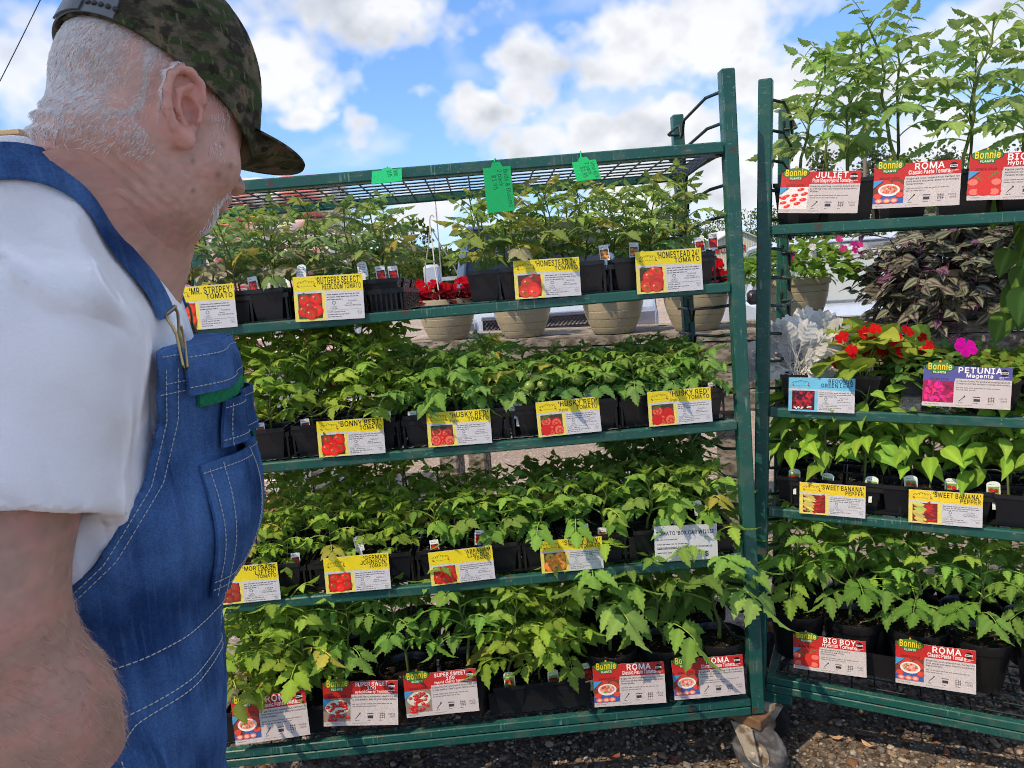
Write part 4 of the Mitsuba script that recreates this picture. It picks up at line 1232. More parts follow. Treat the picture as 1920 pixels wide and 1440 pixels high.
# the plain white sign
key = thing('white_sign', 'plain white typed tomato sign at the right end of the third shelf', 'sign')
W_, H_ = .163, .092
card, txt = card_mesh(W_, H_, lin(196, 199, 206)), MB()
put_text(txt, "TOMATO 'BOX CAR WILLIE'", 0, H_ * .24, H_ * .105, .0009, INK, True, 'c', maxw=W_ * .95)
rg = random.Random(4)
for k, n_ in enumerate((.72, .76, .9)):
    lines(txt, rg, -W_ * .46, H_ * (.10 - .13 * k), W_ * n_, H_ * .04, 1, .0008, lin(90, 90, 95))
put_text(txt, 'IDEAL FOR CANNING, FREEZING, OR HOME COOKED MEALS.', -W_ * .46, -H_ * .14, H_ * .042, .0009, INK, True, 'l', maxw=W_ * .88)
lines(txt, rg, -W_ * .46, -H_ * .27, W_ * .62, H_ * .04, 1, .0008, lin(90, 90, 95))
put_text(txt, '$', W_ * .32, -H_ * .40, H_ * .13, .0009, INK, True, 'c')
write_sign(key, (('card', card), ('lettering', txt)), frame(1, -.187, .495, -2.1, 0, 5), W_, H_, .002, rg)

# green price tags tied to the top rail
TAGC = lin(16, 168, 92)
for u, top, wd, ht, tilt, deg, lns, lab in ((-.852, 1.488, .070, .085, 58, 3, ('Herbs', '$1.95'), 'green plastic tag folded up under the top rail, left of three'), (-.592, 1.482, .066, .118, 3, 1, ('Buds & Blooms', '2 pack', '$1.95'), 'long green tag hanging straight from the top rail, middle of three'), (-.384, 1.476, .058, .074, 36, 4, ('Vine 6pk', '2 pack', '$1.95'), 'green plastic tag under the top rail nearest the post')):
    k = thing('price_tag', lab, 'price tag')
    W = RACK[1] @ M(np.column_stack([[1, 0, 0], [0, 0, 1], [0, -1, 0]]) @ rotx(-math.radians(tilt)) @ rotz(math.radians(deg)), (u, -.014, top))
    mb = MB()
    pts = [(-wd / 2, -.012), (-.014, -.012), (-.009, 0), (.009, 0), (.014, -.012), (wd / 2, -.012), (wd / 2, -ht), (-wd / 2, -ht)]
    m = trimesh.creation.extrude_polygon(Polygon(pts), .0012, engine='earcut')
    mb.mesh(m, TAGC)
    put(k, 'card', mb.ply('plastic'), W)
    tx = MB()
    for i, s in enumerate(lns):
        put_text(tx, s, wd * .22 - i * wd * .22, -.018 if i < 2 else -.03, .0105, .0014, lin(15, 70, 45), False, 'l', .85, -86)
    put(k, 'handwriting', tx.ply('print'), W)
    tie = MB().tube(np.array([[u - .003, -.0150, top + .001], [u - .003, -.0075, 1.476], [u - .003, -.0065, 1.488], [u - .001, .009, 1.4945], [u + .003, .0245, 1.488], [u + .003, .0245, 1.47], [u + .003, .010, 1.4565], [u + .002, -.0085, 1.462], [u, -.0150, top - .003]]), .0018, lin(30, 190, 110), n=6)
    put(k, 'cable_tie', tie.ply('plastic', True), RACK[1])


# little nursery stakes in the pots
def stake(r, u, v, w, kind, label, group, col=lin(232, 234, 236), wd=.022, ht=.036, lean=8, yaw=0, round_top=False):
    k = thing('plant_tag', label, 'plant tag', group)
    rg = random.Random(int((u + 9) * 1e4))
    mb = MB()
    if round_top:
        a = np.linspace(0, math.pi, 9)
        pts = [(-wd / 2, 0), (wd / 2, 0)] + [(wd / 2 * math.cos(q), ht - .008 + .008 * math.sin(q)) for q in a]
    else:
        pts = [(-wd / 2, 0), (wd / 2, 0), (wd / 2, ht), (-wd / 2, ht)]
    mb.mesh(trimesh.creation.extrude_polygon(Polygon(pts), .0007, engine='earcut'), col)
    mb.box((-.004, -.022, .0001), (.004, 0, .0006), col)
    W = frame(r, u, w, rg.uniform(-6, 6), 0, lean, v, rg.uniform(-14, 14))
    put(k, 'stake', mb.ply('print'), W)
    pc = MB()
    if kind == 'words':
        lines(pc, rg, -wd * .38, ht * .78, wd * .76, .0022, 7, .0009, GREY, 1.9)
    else:
        rect(pc, -wd * .42, ht * .12, wd * .42, ht * .72, .0008, {'red': lin(120, 40, 30), 'orange': lin(120, 80, 40), 'green': lin(120, 165, 70)}[kind], 2)
        for x, y in ((-.18, .55), (.18, .5), (0, .3), (-.2, .25), (.22, .25)):
            disc(pc, wd * x, ht * y, wd * .19, wd * .17, .0009 + abs(x) * .0003, lin(*{'red': (205, 45, 32), 'orange': (225, 145, 50), 'green': (190, 40, 35)}[kind]) * rg.uniform(.7, 1.2), 9)
        lines(pc, rg, -wd * .35, ht * .82, wd * .7, .0022, 1, .0009, GREY)
    put(k, 'picture', pc.ply('print'), W)


F1, F2, F3, F4 = FLOOR[1]
LOOK = {'red': 'small tag with red tomatoes', 'orange': 'small tag with orange tomatoes', 'words': 'white tag with small print', 'green': 'rounded white and green tag'}


def row_of_tags(r, v, floor, shelf, group, items, **more):
    for i, (u, kind, up) in enumerate(sorted(items)):
        stake(r, u, v, floor + up, kind, f'{LOOK[kind]}, {ORD[i]} tag from the left {shelf}', group, round_top=kind in ('words', 'green'), **more)


row_of_tags(1, .055, F1, 'on the upper shelf', 'tags on the upper shelf', [(-1.22, 'red', .075), (-1.10, 'words', .095), (-.945, 'words', .09), (-.90, 'red', .075), (-.87, 'red', .072), (-.335, 'orange', .08), (-.262, 'orange', .08), (-.058, 'red', .085), (-.09, 'red', .08)], col=lin(222, 228, 236), wd=.024, ht=.040)
row_of_tags(1, .045, F2, 'on the second shelf', 'tags on the second shelf', [(-1.245, 'red', .06), (-1.13, 'red', .06), (-.925, 'red', .06), (-.86, 'red', .055), (-.59, 'red', .05), (-.60, 'words', .07), (-.405, 'words', .07), (-.29, 'red', .06), (-.082, 'red', .06)])
row_of_tags(1, .050, F3, 'on the third shelf', 'tags on the third shelf', [(-1.20, 'red', .06), (-1.03, 'words', .09), (-.835, 'red', .06), (-.72, 'red', .075), (-.685, 'green', .055), (-.57, 'orange', .06), (-.44, 'orange', .065), (-.395, 'orange', .05), (-.20, 'words', .085), (-.135, 'words', .10)], wd=.023, ht=.040)
row_of_tags(1, .045, F4, 'in the bottom tray', 'tags in the bottom tray', [(-.672, 'green', .055), (-.555, 'green', .05), (-.455, 'red', .06)], col=lin(225, 235, 200), wd=.030, ht=.055)
row_of_tags(2, .040, FLOOR[2][2], 'in the pepper pots', 'tags in the pepper pots', [(.075, 'green', .055), (.155, 'green', .05), (.262, 'green', .05), (.355, 'green', .06), (.445, 'green', .06), (.535, 'green', .06)], col=lin(226, 236, 228), wd=.030, ht=.048)
stake(2, .115, .05, FLOOR[2][1] + .065, 'words', 'dim little tag in the silver plant pot', None)

# ------------------------------------------------------------------ weathered timber bench behind the racks
BY = math.atan2(-.364, 1.0)
BENCH = M(rotz(BY), (0, 3.80, 0))
t = thing('timber_bench', 'long weathered timber bench carrying the beige pots behind the racks', 'bench')
rb = np.random.default_rng(8)
TOPZ = 1.085


def plank(lo, hi, seed):
    n = 40
    x = np.linspace(lo[0], hi[0], n)
    ring = np.array([[0, 0], [0, .25], [0, .5], [0, .75], [0, 1], [.5, 1], [1, 1], [1, 0], [.5, 0]])
    P = np.zeros((n, len(ring), 3))
    P[..., 0] = x[:, None]
    P[..., 1] = lo[1] + (hi[1] - lo[1]) * ring[:, 0]
    P[..., 2] = lo[2] + (hi[2] - lo[2]) * ring[:, 1]
    P[..., 1:] += (meshkit.fbm(np.stack([P[..., 0] * 2, P[..., 1] * 20, P[..., 2] * 30 + seed * 7], -1), 3, seed) - .5)[..., None] * .012
    m = len(ring)
    i, j = np.meshgrid(np.arange(n - 1), np.arange(m), indexing='ij')
    f = np.stack([i * m + j, i * m + (j + 1) % m, (i + 1) * m + (j + 1) % m, (i + 1) * m + j], -1).reshape(-1, 4)
    f = np.vstack([f[:, [0, 1, 2]], f[:, [0, 2, 3]]])
    caps = [[0, j + 1, j] for j in range(1, m - 1)] + [[(n - 1) * m, (n - 1) * m + j, (n - 1) * m + j + 1] for j in range(1, m - 1)]
    return P.reshape(-1, 3), np.vstack([f, caps])


B0, B1 = -.62, 3.9
for k in range(4):
    put(t, 'top_plank', mikit.ply(plank((B0, -.02 + k * .152, TOPZ - .045), (B1, .125 + k * .152, TOPZ + .002 * (k % 2)), k), 'old_wood', smooth=30), BENCH)
for k in range(3):
    put(t, 'apron_plank', mikit.ply(plank((B0 + .03 * k, -.012, TOPZ - .155 - k * .112), (B1, .030, TOPZ - .052 - k * .112), 10 + k), 'old_wood', smooth=30), BENCH)
for k, x in enumerate((-.50, 1.0, 2.4, 3.6)):
    for y in (.10, .50):
        put(t, 'post', mikit.ply(boxvf((x, y, -.005), (x + .11, y + .11, TOPZ - .05), .008), 'old_wood', smooth=20), BENCH)


def on_bench(x, y):
    return (BENCH @ np.array([x, y, 0, 1]))[:3] + [0, 0, TOPZ + .004]


def rim_pot(R0, R1, H0):
    prof = [(0, 0), (R0 * .92, 0), (R0, .012)]
    for k in range(1, 91):
        q = k / 90
        r = R0 + (R1 - R0) * (1 - (1 - q) ** 1.8)
        groove = -.0042 * (math.exp(-(((q * 4.2) % 1 - .5) ** 2) * 1600))
        prof.append((r + groove, .012 + (H0 - .045) * q))
    prof += [(R1 + .006, H0 - .030), (R1 + .009, H0 - .026), (R1 + .009, H0 - .002), (R1 + .006, H0), (R1 - .002, H0), (R1 - .006, H0 - .02), (R1 - .012, H0 - .04)]
    v, f = revolve(prof, 56)
    return mikit.ply(trimesh.Trimesh(v, f, process=False), 'beige_plastic', smooth=35)


HANGPOT, HANGSOIL = rim_pot(.105, .152, .215), soil_patch(.140, .188, False, 9)
BEGR = np.array([.20, .012, .018])
bench_pots = [(815, -.375, .09), (965, .05, .09), (1147, .525, .09), (1300, .925, .09), (1475, 1.36, .09)]
DEEP = np.array([.17, .014, .020])


def leafy_red(seed):
    rng = np.random.default_rng(seed)
    fl = [(rng.uniform(-.13, .13), rng.uniform(-.13, .05), .19 + rng.uniform(.06, .12), .026, (.55, .010, .022)) for _ in range(16)]
    return mound(seed, .165, .105, 90, ROUND, .060, DEEP, z0=.18, flowers=fl, bsdf='gloss_leaf', jitter=.6, nst=14)


for k, (px, x, y) in enumerate(bench_pots):
    o = on_bench(x, y)
    lab = ('beige pot of dark red begonias with a white hanger, left end of the bench', 'beige pot of red begonias on the bench behind the yellow sign, second from the left', 'beige pot on the bench in front of the truck grille, third from the left',
           'beige pot on the bench behind the rack post, fourth from the left', 'beige pot of green bedding plants with pink flowers on the bench between the racks')[k]
    t = thing('hanging_pot', lab, 'flower pot')
    put(t, 'pot', HANGPOT, M(rotz(k), o))
    put(t, 'soil', HANGSOIL, M(None, o))
    if k < 4:
        parts = leafy_red(300 + k)
    else:
        rg = np.random.default_rng(77)
        fl = [(rg.uniform(-.1, .24), rg.uniform(-.25, -.05), .2 + rg.uniform(.1, .22), .017, ((.72, .06, .28), (.80, .78, .78), (.60, .03, .25))[j % 3]) for j in range(9)]
        parts = mound(330, .265, .235, 480, OVAL, .055, np.array([.17, .30, .05]), z0=.16, flowers=fl, jitter=.5, nst=20)
    for nm, sh in parts.items():
        for one in (sh if isinstance(sh, list) else [sh]):
            put(t, nm, one, M(rotz(0), o))
    if k == 0:
        hk = np.array([-.05, -.02, .60])
        wm = MB()
        wc = lin(205, 200, 190)
        for a in (4.6, .6, 2.5):
            e = np.array([.155 * math.cos(a), .155 * math.sin(a), .205])
            mid = (e + hk) / 2 + [.0, 0, .0] + np.array([.018 * math.cos(a), .018 * math.sin(a), -.02])
            wm.tube(np.array([hk + [0, 0, -.0], hk * .75 + e * .25 + [0, 0, -.0], mid, e * .85 + hk * .15, e]), .0034, wc, n=6)
        wm.box((-.012, -.003, -.075), (.012, .003, .0), wc, b=.002, o=hk)
        wm.tube(np.array([hk + [0, 0, 0], hk + [0, 0, .03], hk + [.006, 0, .05], hk + [.018, 0, .055], hk + [.024, 0, .042]]), .004, wc, n=6)
        put(t, 'hanger', wm.ply('plastic', True), M(None, o))


# wandering plant with striped leaves
def stripes(C, s, t):
    n = C.shape[0]
    rg = np.random.default_rng(3)
    kind = rg.random(n)
    silver, green, purple = np.array([.44, .46, .33]), np.array([.075, .125, .055]), np.array([.17, .06, .14])
    out = np.zeros_like(C)
    a = np.abs(t)
    for i in range(n):
        edge, mid = (purple, np.array([.34, .19, .28])) if kind[i] < .07 else (green * .6 + purple * .35, silver)
        core = purple * .7 if kind[i] < .5 else green
        out[i] = np.where((a < .2)[:, None], core, np.where((a < .75)[:, None], mid, edge)) * C[i].mean() * 2
    return out


o = on_bench(1.97, .10)
t = thing('wandering_plant', 'large trailing plant with purple and silver striped leaves on the bench', 'plant')
put(t, 'pot', HANGPOT, M(None, o))
put(t, 'soil', HANGSOIL, M(None, o))
rng = np.random.default_rng(31)
lv, stem, core = Leaves(), MB(), Leaves()
for k in range(270):
    a, el = rng.uniform(0, 6.28), rng.uniform(-.95, 1.25)
    R = rng.uniform(.25, .36) * (1.12 if rng.random() < .12 else 1)
    e = np.array([math.cos(a) * math.cos(el) * R * 1.12, math.sin(a) * math.cos(el) * R * .95, .16 + math.sin(el) * R * .92])
    p = np.array([e[0] * .3, e[1] * .3, .19])
    c = (p + e) / 2 + [0, 0, .07]
    pts = np.array([p, (p + 2 * c) / 3, c, (c * 1.4 + e * 1.6) / 3, e])
    stem.tube(pts, .0022, np.array([.10, .05, .07]), n=4, cap=False)
    for j in range(7):
        q = rng.uniform(.45, 1.0)
        i = min(int(q * 4), 3)
        b = pts[i] + (pts[i + 1] - pts[i]) * (q * 4 - i)
        out = unit(b - np.array([0, 0, .10]))
        g = rng.uniform(0, 6.28)
        x = out * rng.uniform(.1, .7) + np.array([math.cos(g), math.sin(g), rng.uniform(-.7, .2)])
        lv.add(LANCE, b, x, out + np.array([0, 0, .4]) + rng.normal(0, .3, 3), rng.uniform(.048, .080), np.ones(3) * rng.uniform(.26, .60))
put(t, 'stem', stem.ply('matte', True), M(None, o))
put(t, 'foliage', lv.into(MB(), stripes).ply('leaf', True), M(None, o))

# heart leaved plant hanging in the right rack
t = thing('heart_leaved_plant', 'hanging plant with large glossy heart shaped leaves at the right edge', 'plant')
o = at(2, .72, .30, 1.09)
rng = np.random.default_rng(12)
lv, stem = Leaves(), MB()
HL = np.array([.16, .29, .06])
v, f = revolve([(0, 0), (.07, 0), (.075, .01), (.095, .11), (.10, .115), (.10, .125), (.095, .125), (.09, .10)], 32)
put(t, 'pot', mikit.ply((v, f), 'plastic', smooth=True, color=np.tile([.012, .012, .013], (len(v), 1))), M(None, o + [.02, 0, .10]))
put(t, 'soil', soil_patch(.088, .105, False, 2), M(None, o + [.02, 0, .10]))
for k in range(44):
    a = rng.uniform(0, 6.28)
    e = np.array([.02 + rng.uniform(.08, .20) * math.cos(a), rng.uniform(.08, .16) * math.sin(a), rng.uniform(-.05, .27)])
    stem.tube(np.array([[.02, 0, .20], [e[0] * .6, e[1] * .6, max(e[2], .2) + .05], e + [0, 0, .01], e]), .0025, HL * 1.2, n=5, cap=False)
    x = np.array([math.cos(a) * .5 - .1, math.sin(a) * .4 - .35, -1.0 + rng.normal(0, .3)])
    lv.add(HEART, e, x, np.array([math.cos(a) * .4 - .3, -.9, .5]), rng.uniform(.060, .088), HL * rng.uniform(.6, 1.3), 1.6)
put(t, 'stem', stem.ply('matte', True), M(None, o))
put(t, 'foliage', lv.into(MB()).ply('gloss_leaf', True), M(None, o))
hk = at(2, .74, .30, 1.275) - o
wm = MB()
for a in (.5, 2.6, 4.7):
    wm.tube(np.array([[.02 + .098 * math.cos(a), .098 * math.sin(a), .222], hk + [0, 0, -.01]]), .0018, (.02, .05, .03), n=5)
put(t, 'hanger', wm.ply('plastic', True), M(None, o))


# ------------------------------------------------------------------ vehicles
def smooth_loft(sections, nseg=40):
    """Loft closed sections (each a list of (y, z) at x) ..."""


def body_prism(profile, half, b, inset=0.0, n=5):
    """Side profile (x forward, z) extruded across y in [-half, half] with rounded shoulders."""
    P = np.asarray(profile, float)
    c = P.mean(0)
    rows = []
    ys = [(-half, b), (-half + b * .3, b * .35), (-half + b, 0), (half - b, 0), (half - b * .3, b * .35), (half, b)]
    for y, ins in ys:
        d = P - c
        L = np.linalg.norm(d, axis=1, keepdims=True)
        Q = c + d * (1 - ins / L)
        rows.append(np.column_stack([Q[:, 0], np.full(len(P), y), Q[:, 1]]))
    m = len(P)
    V = np.vstack(rows)
    f = []
    for k in range(len(ys) - 1):
        for j in range(m):
            f.append([k * m + j, (k + 1) * m + j, (k + 1) * m + (j + 1) % m, k * m + (j + 1) % m])
    V = np.vstack([V, [[c[0], -half, c[1]], [c[0], half, c[1]]]])
    a, e = len(V) - 2, len(V) - 1
    t3 = [[a, j, (j + 1) % m] for j in range(m)] + [[e, (len(ys) - 1) * m + (j + 1) % m, (len(ys) - 1) * m + j] for j in range(m)]
    f = np.array(f)
    return V, np.vstack([f[:, [0, 1, 2]], f[:, [0, 2, 3]], t3])


def quad(a, b, c, d, th=.006):
    P = np.array([a, b, c, d], float)
    nrm = unit(np.cross(P[1] - P[0], P[3] - P[0])) * th
    V = np.vstack([P, P - nrm])
    return V, [[0, 1, 2], [0, 2, 3], [4, 6, 5], [4, 7, 6], [0, 4, 5], [0, 5, 1], [1, 5, 6], [1, 6, 2], [2, 6, 7], [2, 7, 3], [3, 7, 4], [3, 4, 0]]


def wheel(t, W, x, y, r):
    c = W @ M(rotx(math.pi / 2), (x, y, r))
    k = put(t, 'wheel', mikit.ply(revolve([(r * .6, -.11), (r * .92, -.12), (r, -.09), (r, .09), (r * .92, .12), (r * .6, .11), (r * .6, -.11)], 40), 'black_rubber', smooth=40), c)
    put(k, 'rim', mikit.ply(revolve([(0, -.07), (r * .25, -.075), (r * .35, -.05), (r * .58, -.10), (r * .599, -.10), (r * .599, .10), (r * .58, .1), (r * .35, .05), (r * .25, .075), (0, .07)], 32), 'chrome', smooth=40), c)


# vehicle space: x forward (towards us), y to the vehicle's left, z up
def pickup():
    t = thing('pickup_truck', 'pale blue pickup truck facing us with a black mesh grille, behind the beige pots', 'truck')
    yaw = -math.pi / 2 + .03
    W = M(rotz(yaw), (.40, 6.55, 0))
    low = [(-5.2, .55), (-.05, .45), (.03, .55), (.04, .80), (.02, 1.02), (-.03, 1.13), (-.12, 1.19), (-1.25, 1.27), (-1.4, 1.28), (-5.2, 1.22)]
    put(t, 'body', mikit.ply(trimesh.Trimesh(*body_prism(low, .93, .07), process=False), 'car_white', smooth=35), W)
    cab = [(-1.28, 1.26), (-2.05, 1.92), (-2.3, 1.97), (-3.3, 1.96), (-3.6, 1.30), (-3.6, 1.24)]
    g = MB()
    for s in (-1, 1):
        g.mesh(trimesh.Trimesh(*tubevf(np.array([[-1.26, s * .84, 1.27], [-1.62, s * .79, 1.60], [-2.05, s * .71, 1.93], [-2.4, s * .70, 1.97], [-3.3, s * .70, 1.96], [-3.62, s * .80, 1.28]]), .045, 8), process=False))
        g.mesh(trimesh.Trimesh(*tubevf(np.array([[-2.35, s * .84, 1.27], [-2.5, s * .71, 1.95]]), .04, 8), process=False))
    g.box((-3.3, -.70, 1.93), (-2.1, .70, 1.985), b=.02)
    put(t, 'cab_frame', g.ply('car_blue', 40), W)
    put(t, 'windscreen', mikit.ply(quad((-1.30, -.80, 1.29), (-1.30, .80, 1.29), (-2.06, .68, 1.93), (-2.06, -.68, 1.93)), 'dark_glass'), W)
    for s in (-1, 1):
        put(t, 'side_window', mikit.ply(quad((-1.5, s * .83, 1.30), (-3.5, s * .83, 1.30), (-3.25, s * .70, 1.93), (-2.12, s * .70, 1.93)), 'dark_glass'), W)
    dash = MB().box((-3.5, -.78, 1.20), (-1.35, .78, 1.262))
    put(t, 'dashboard', dash.ply('black_plastic'), W)
    put(t, 'grille', MB().box((.030, -.62, .66), (.050, .62, 1.05), b=.008).ply('black_plastic', 30), W)
    gr = 'grille'
    for z in (.66, .78, .905, 1.03):
        put(t, 'grille_bar', MB().box((.051, -.63, z), (.080, .63, z + .035), b=.008).ply('black_plastic' if z < 1 else 'chrome', 30), W)
    mesh = MB()
    for z0, z1 in ((.70, .775), (.82, .90), (.945, 1.025)):
        for y in np.arange(-.60, .60, .036):
            for (ya, yb) in ((y, y + .036), (y + .036, y)):
                mesh.tube(np.array([[.056, ya, z0], [.056, yb, (z0 + z1) / 2], [.056, ya, z1]]), .003, (.3, .3, .3), n=4, cap=False)
    put(t, 'grille_mesh', mesh.ply('chrome'), W, kind='stuff')
    for s in (-1, 1):
        h = put(t, 'headlight', MB().box((-.16, s * .79 - .13, .80), (.048, s * .79 + .13, 1.05), b=.035).ply('chrome', 40), W)
        put(h, 'lens', mikit.ply(boxvf((-.165, s * .79 - .135, .795), (.054, s * .79 + .135, 1.055), .037), {'type': 'thindielectric', 'int_ior': 1.5}, smooth=30), W)
        put(t, 'side_mirror', MB().box((-1.72, s * 1.13 - .09, 1.36), (-1.60, s * 1.13 + .09, 1.58), b=.03).box((-1.68, min(s * .86, s * 1.06), 1.40), (-1.63, max(s * .86, s * 1.06), 1.44)).ply('car_white', 40), W)
    put(t, 'bumper', MB().box((-.10, -.98, .42), (.16, .98, .63), b=.03).ply('chrome', 40), W)
    for s in (-1, 1):
        put(t, 'tow_hook', MB().tube(np.array([[.16, s * .42 - .03, .55], [.21, s * .42 - .03, .54], [.225, s * .42, .54], [.21, s * .42 + .03, .54], [.16, s * .42 + .03, .55]]), .010).ply('chrome', True), W)
    for x, y in ((-.95, .80), (-.95, -.80), (-4.2, .80), (-4.2, -.80)):
        wheel(t, W, x, y, .40)


def sedan():
    t = thing('white_car', 'white car with a sloping windscreen parked behind the bench at the right', 'car')
    W = M(rotz(-math.pi / 2 - .10), (3.05, 5.15, 0))
    low = [(-4.3, .35), (-.1, .30), (.0, .45), (-.02, .68), (-.15, .80), (-.6, .90), (-1.25, .985), (-3.7, 1.0), (-4.3, .95)]
    put(t, 'body', mikit.ply(trimesh.Trimesh(*body_prism(low, .90, .09), process=False), 'car_white', smooth=35), W)
    g = MB()
    for s in (-1, 1):
        g.mesh(trimesh.Trimesh(*tubevf(np.array([[-1.10, s * .83, .97], [-1.5, s * .76, 1.24], [-1.95, s * .66, 1.47], [-2.3, s * .63, 1.53], [-3.1, s * .63, 1.50], [-3.85, s * .74, 1.04]]), .045, 8), process=False))
        g.mesh(trimesh.Trimesh(*tubevf(np.array([[-2.45, s * .83, .98], [-2.55, s * .64, 1.52]]), .04, 8), process=False))
    g.box((-3.1, -.64, 1.49), (-2.0, .64, 1.54), b=.02)
    put(t, 'cabin_frame', g.ply('car_white', 40), W)
    put(t, 'windscreen', mikit.ply(quad((-1.12, -.79, .985), (-1.12, .79, .985), (-1.98, .63, 1.49), (-1.98, -.63, 1.49)), 'glass'), W)
    for s in (-1, 1):
        put(t, 'side_window', mikit.ply(quad((-1.35, s * .81, 1.0), (-3.7, s * .81, 1.0), (-3.05, s * .64, 1.49), (-2.05, s * .64, 1.49)), 'dark_glass'), W)
        put(t, 'side_mirror', MB().box((-1.50, s * .97 - .08, 1.00), (-1.40, s * .97 + .08, 1.13), b=.03).ply('black_plastic', 40), W)
        put(t, 'headlight', MB().box((-.14, s * .66 - .15, .58), (.012, s * .66 + .15, .70), b=.03).ply('chrome', 40), W)
    put(t, 'dashboard', MB().box((-3.7, -.78, .93), (-1.25, .78, 1.003)).ply('black_plastic'), W)
    put(t, 'sun_shade', mikit.ply(quad((-1.19, -.72, 1.01), (-1.19, .72, 1.01), (-1.90, .58, 1.43), (-1.90, -.58, 1.43)), 'shade_cloth'), W)
    put(t, 'grille', MB().box((-.02, -.42, .45), (.012, .42, .60), b=.008).ply('black_plastic', 30), W)
    for x, y in ((-.85, .78), (-.85, -.78), (-3.4, .78), (-3.4, -.78)):
        wheel(t, W, x, y, .31)


scene['shade_cloth'] = two(principled((.42, .46, .44), .5, .4, metallic=.4))
pickup()
sedan()

# ------------------------------------------------------------------ wrapped stacks of soil bags behind the left rack
scene['film'] = {'type': 'thindielectric', 'int_ior': 1.25}


def bag_stack(x0, y0, nx, rows, yaw, label, seed, base=.14):
    rg = np.random.default_rng(seed)
    t = thing('bag_stack', label, 'pallet of bags')
    W = M(rotz(yaw), (x0, y0, 0))
    pw, L, Wd, H_ = MB(), .56, .40, .118
    for k in range(7):
        pw.box((k * (nx * L) / 7 + .01, -.01, .11), (k * (nx * L) / 7 + nx * L / 7 - .03, 1.15, .13))
    for y in (0, .54, 1.06):
        pw.box((0, y, 0), (nx * L, y + .08, .109))
    put(t, 'pallet', pw.ply('old_wood'), W)
    ico3 = trimesh.creation.icosphere(2)
    kinds = []
    for q in range(9):
        v = np.sign(ico3.vertices) * np.abs(ico3.vertices) ** .42
        red = q % 2 == 0
        u_, w_ = v[:, 0], v[:, 2]
        col = np.tile(lin(222, 216, 212), (len(v), 1))
        band = (np.abs(u_ - rg.uniform(-.2, .2)) < rg.uniform(.35, .75)) & (np.abs(v[:, 1]) > .2)
        col[band] = lin(205, 120, 115) if red else lin(196, 150, 145)
        col[band & (np.abs(w_) < .35) & (np.abs(u_) < .3)] = lin(170, 60, 60)
        P = v * np.array([L / 2 * .99, Wd / 2, H_ / 2])
        P[:, 1] += .012 * np.sin(P[:, 0] * 40 + q)
        kinds.append(mikit.ply((P, ico3.faces), 'print', smooth=True, color=col))
    for r in range(rows):
        for c in range(nx):
            for d in range(2 if c == nx - 1 or r == rows - 1 else 1):
                put(t, 'bag', kinds[rg.integers(9)], W @ M(rotz(rg.normal(0, .02)), [c * L + L / 2 + rg.normal(0, .012), .22 + d * .44 + rg.normal(0, .012), base + H_ / 2 + r * H_ * .97]))
    # stretch film pulled round the stack in slanting bands, with its creases
    fm = MB()
    zt = base + rows * H_ * .97
    for k in range(int(rows * 11)):
        z0 = rg.uniform(base, zt)
        dz = rg.uniform(-.35, -.12)
        a, b = rg.uniform(-.02, nx * L * .6), 0
        e = a + rg.uniform(.25, .8)
        xs = np.linspace(a, min(e, nx * L + .01), 7)
        zs = np.clip(z0 + (xs - a) * dz * 1.2, base, zt)
        y = -.012 - rg.uniform(0, .006) + 0 * xs
        fm.tube(np.column_stack([xs, y, zs]), rg.uniform(.0012, .0032), np.array(lin(235, 235, 240)) * rg.uniform(.75, 1.0), n=3, cap=False)
    for k in range(int(rows * 4)):
        z0 = rg.uniform(base, zt)
        ys = np.linspace(0, .85, 5)
        fm.tube(np.column_stack([nx * L + .012 + 0 * ys, ys, np.clip(z0 + ys * rg.uniform(-.3, -.1), base, zt)]), rg.uniform(.0012, .003), np.array(lin(235, 235, 240)) * rg.uniform(.75, 1.0), n=3, cap=False)
    put(t, 'film_creases', fm.ply('print'), W, kind='stuff')


bag_stack(-4.05, 5.85, 5, 19, .10, 'tall pallet stack of white and pink bags in stretch film behind the man', 3)
bag_stack(-2.95, 4.25, 3, 8, -.12, 'low pallet stack of white and pink bags in stretch film, seen below the upper shelf', 4)

# tan porch roof seen behind the man's shoulder
t = thing('porch_roof', 'edge of a tan wooden porch roof behind the man at the far left', 'roof')
for k in range(6):
    put(t, 'plank', mikit.ply(boxvf((-6.6, 7.4 + k * .16, 3.05 + k * .03), (-4.50, 7.54 + k * .16, 3.10 + k * .03), .006), 'tan_wood', smooth=20))
for x in (-6.4, -4.7):
    put(t, 'post', mikit.ply(boxvf((x, 7.7, 0), (x + .12, 7.82, 3.10), .006), 'tan_wood', smooth=20))
scene['tan_wood'] = two(principled(proc(lambda p, n, uv: mix(mi.Color3f(.36, .24, .13), mi.Color3f(.52, .40, .26), fbm(p.x * 3, p.y * 30, p.z * 30))), .8, .2))

# ------------------------------------------------------------------ metal building with red letters, far behind
scene['metal_wall'] = two(principled((.66, .62, .52), .5, .4))
t = thing('metal_building', 'cream metal building with red letters on its gable, far behind the gap between the racks', 'building')
BX, BYY, BW = 24.7, 90.0, 6.2
m = MB()
for k in range(31):
    x = BX + k * BW / 31
    zt = lambda q: 3.55 + max(0, 1.5 - abs(q - (BX + BW / 2)) * .484)
    a, b = x, x + BW / 31 - .03
    P = np.array([[a, BYY, 0], [b, BYY, 0], [b, BYY, zt(b)], [a, BYY, zt(a)]])
    V = np.vstack([P, P + [0, .06, 0]])
    m.add(V, [[0, 1, 2], [0, 2, 3], [4, 6, 5], [4, 7, 6], [0, 4, 5], [0, 5, 1], [1, 5, 6], [1, 6, 2], [2, 6, 7], [2, 7, 3], [3, 7, 4], [3, 4, 0]])
m.box((BX, BYY + .07, 0), (BX + BW, BYY + 14, 3.5))
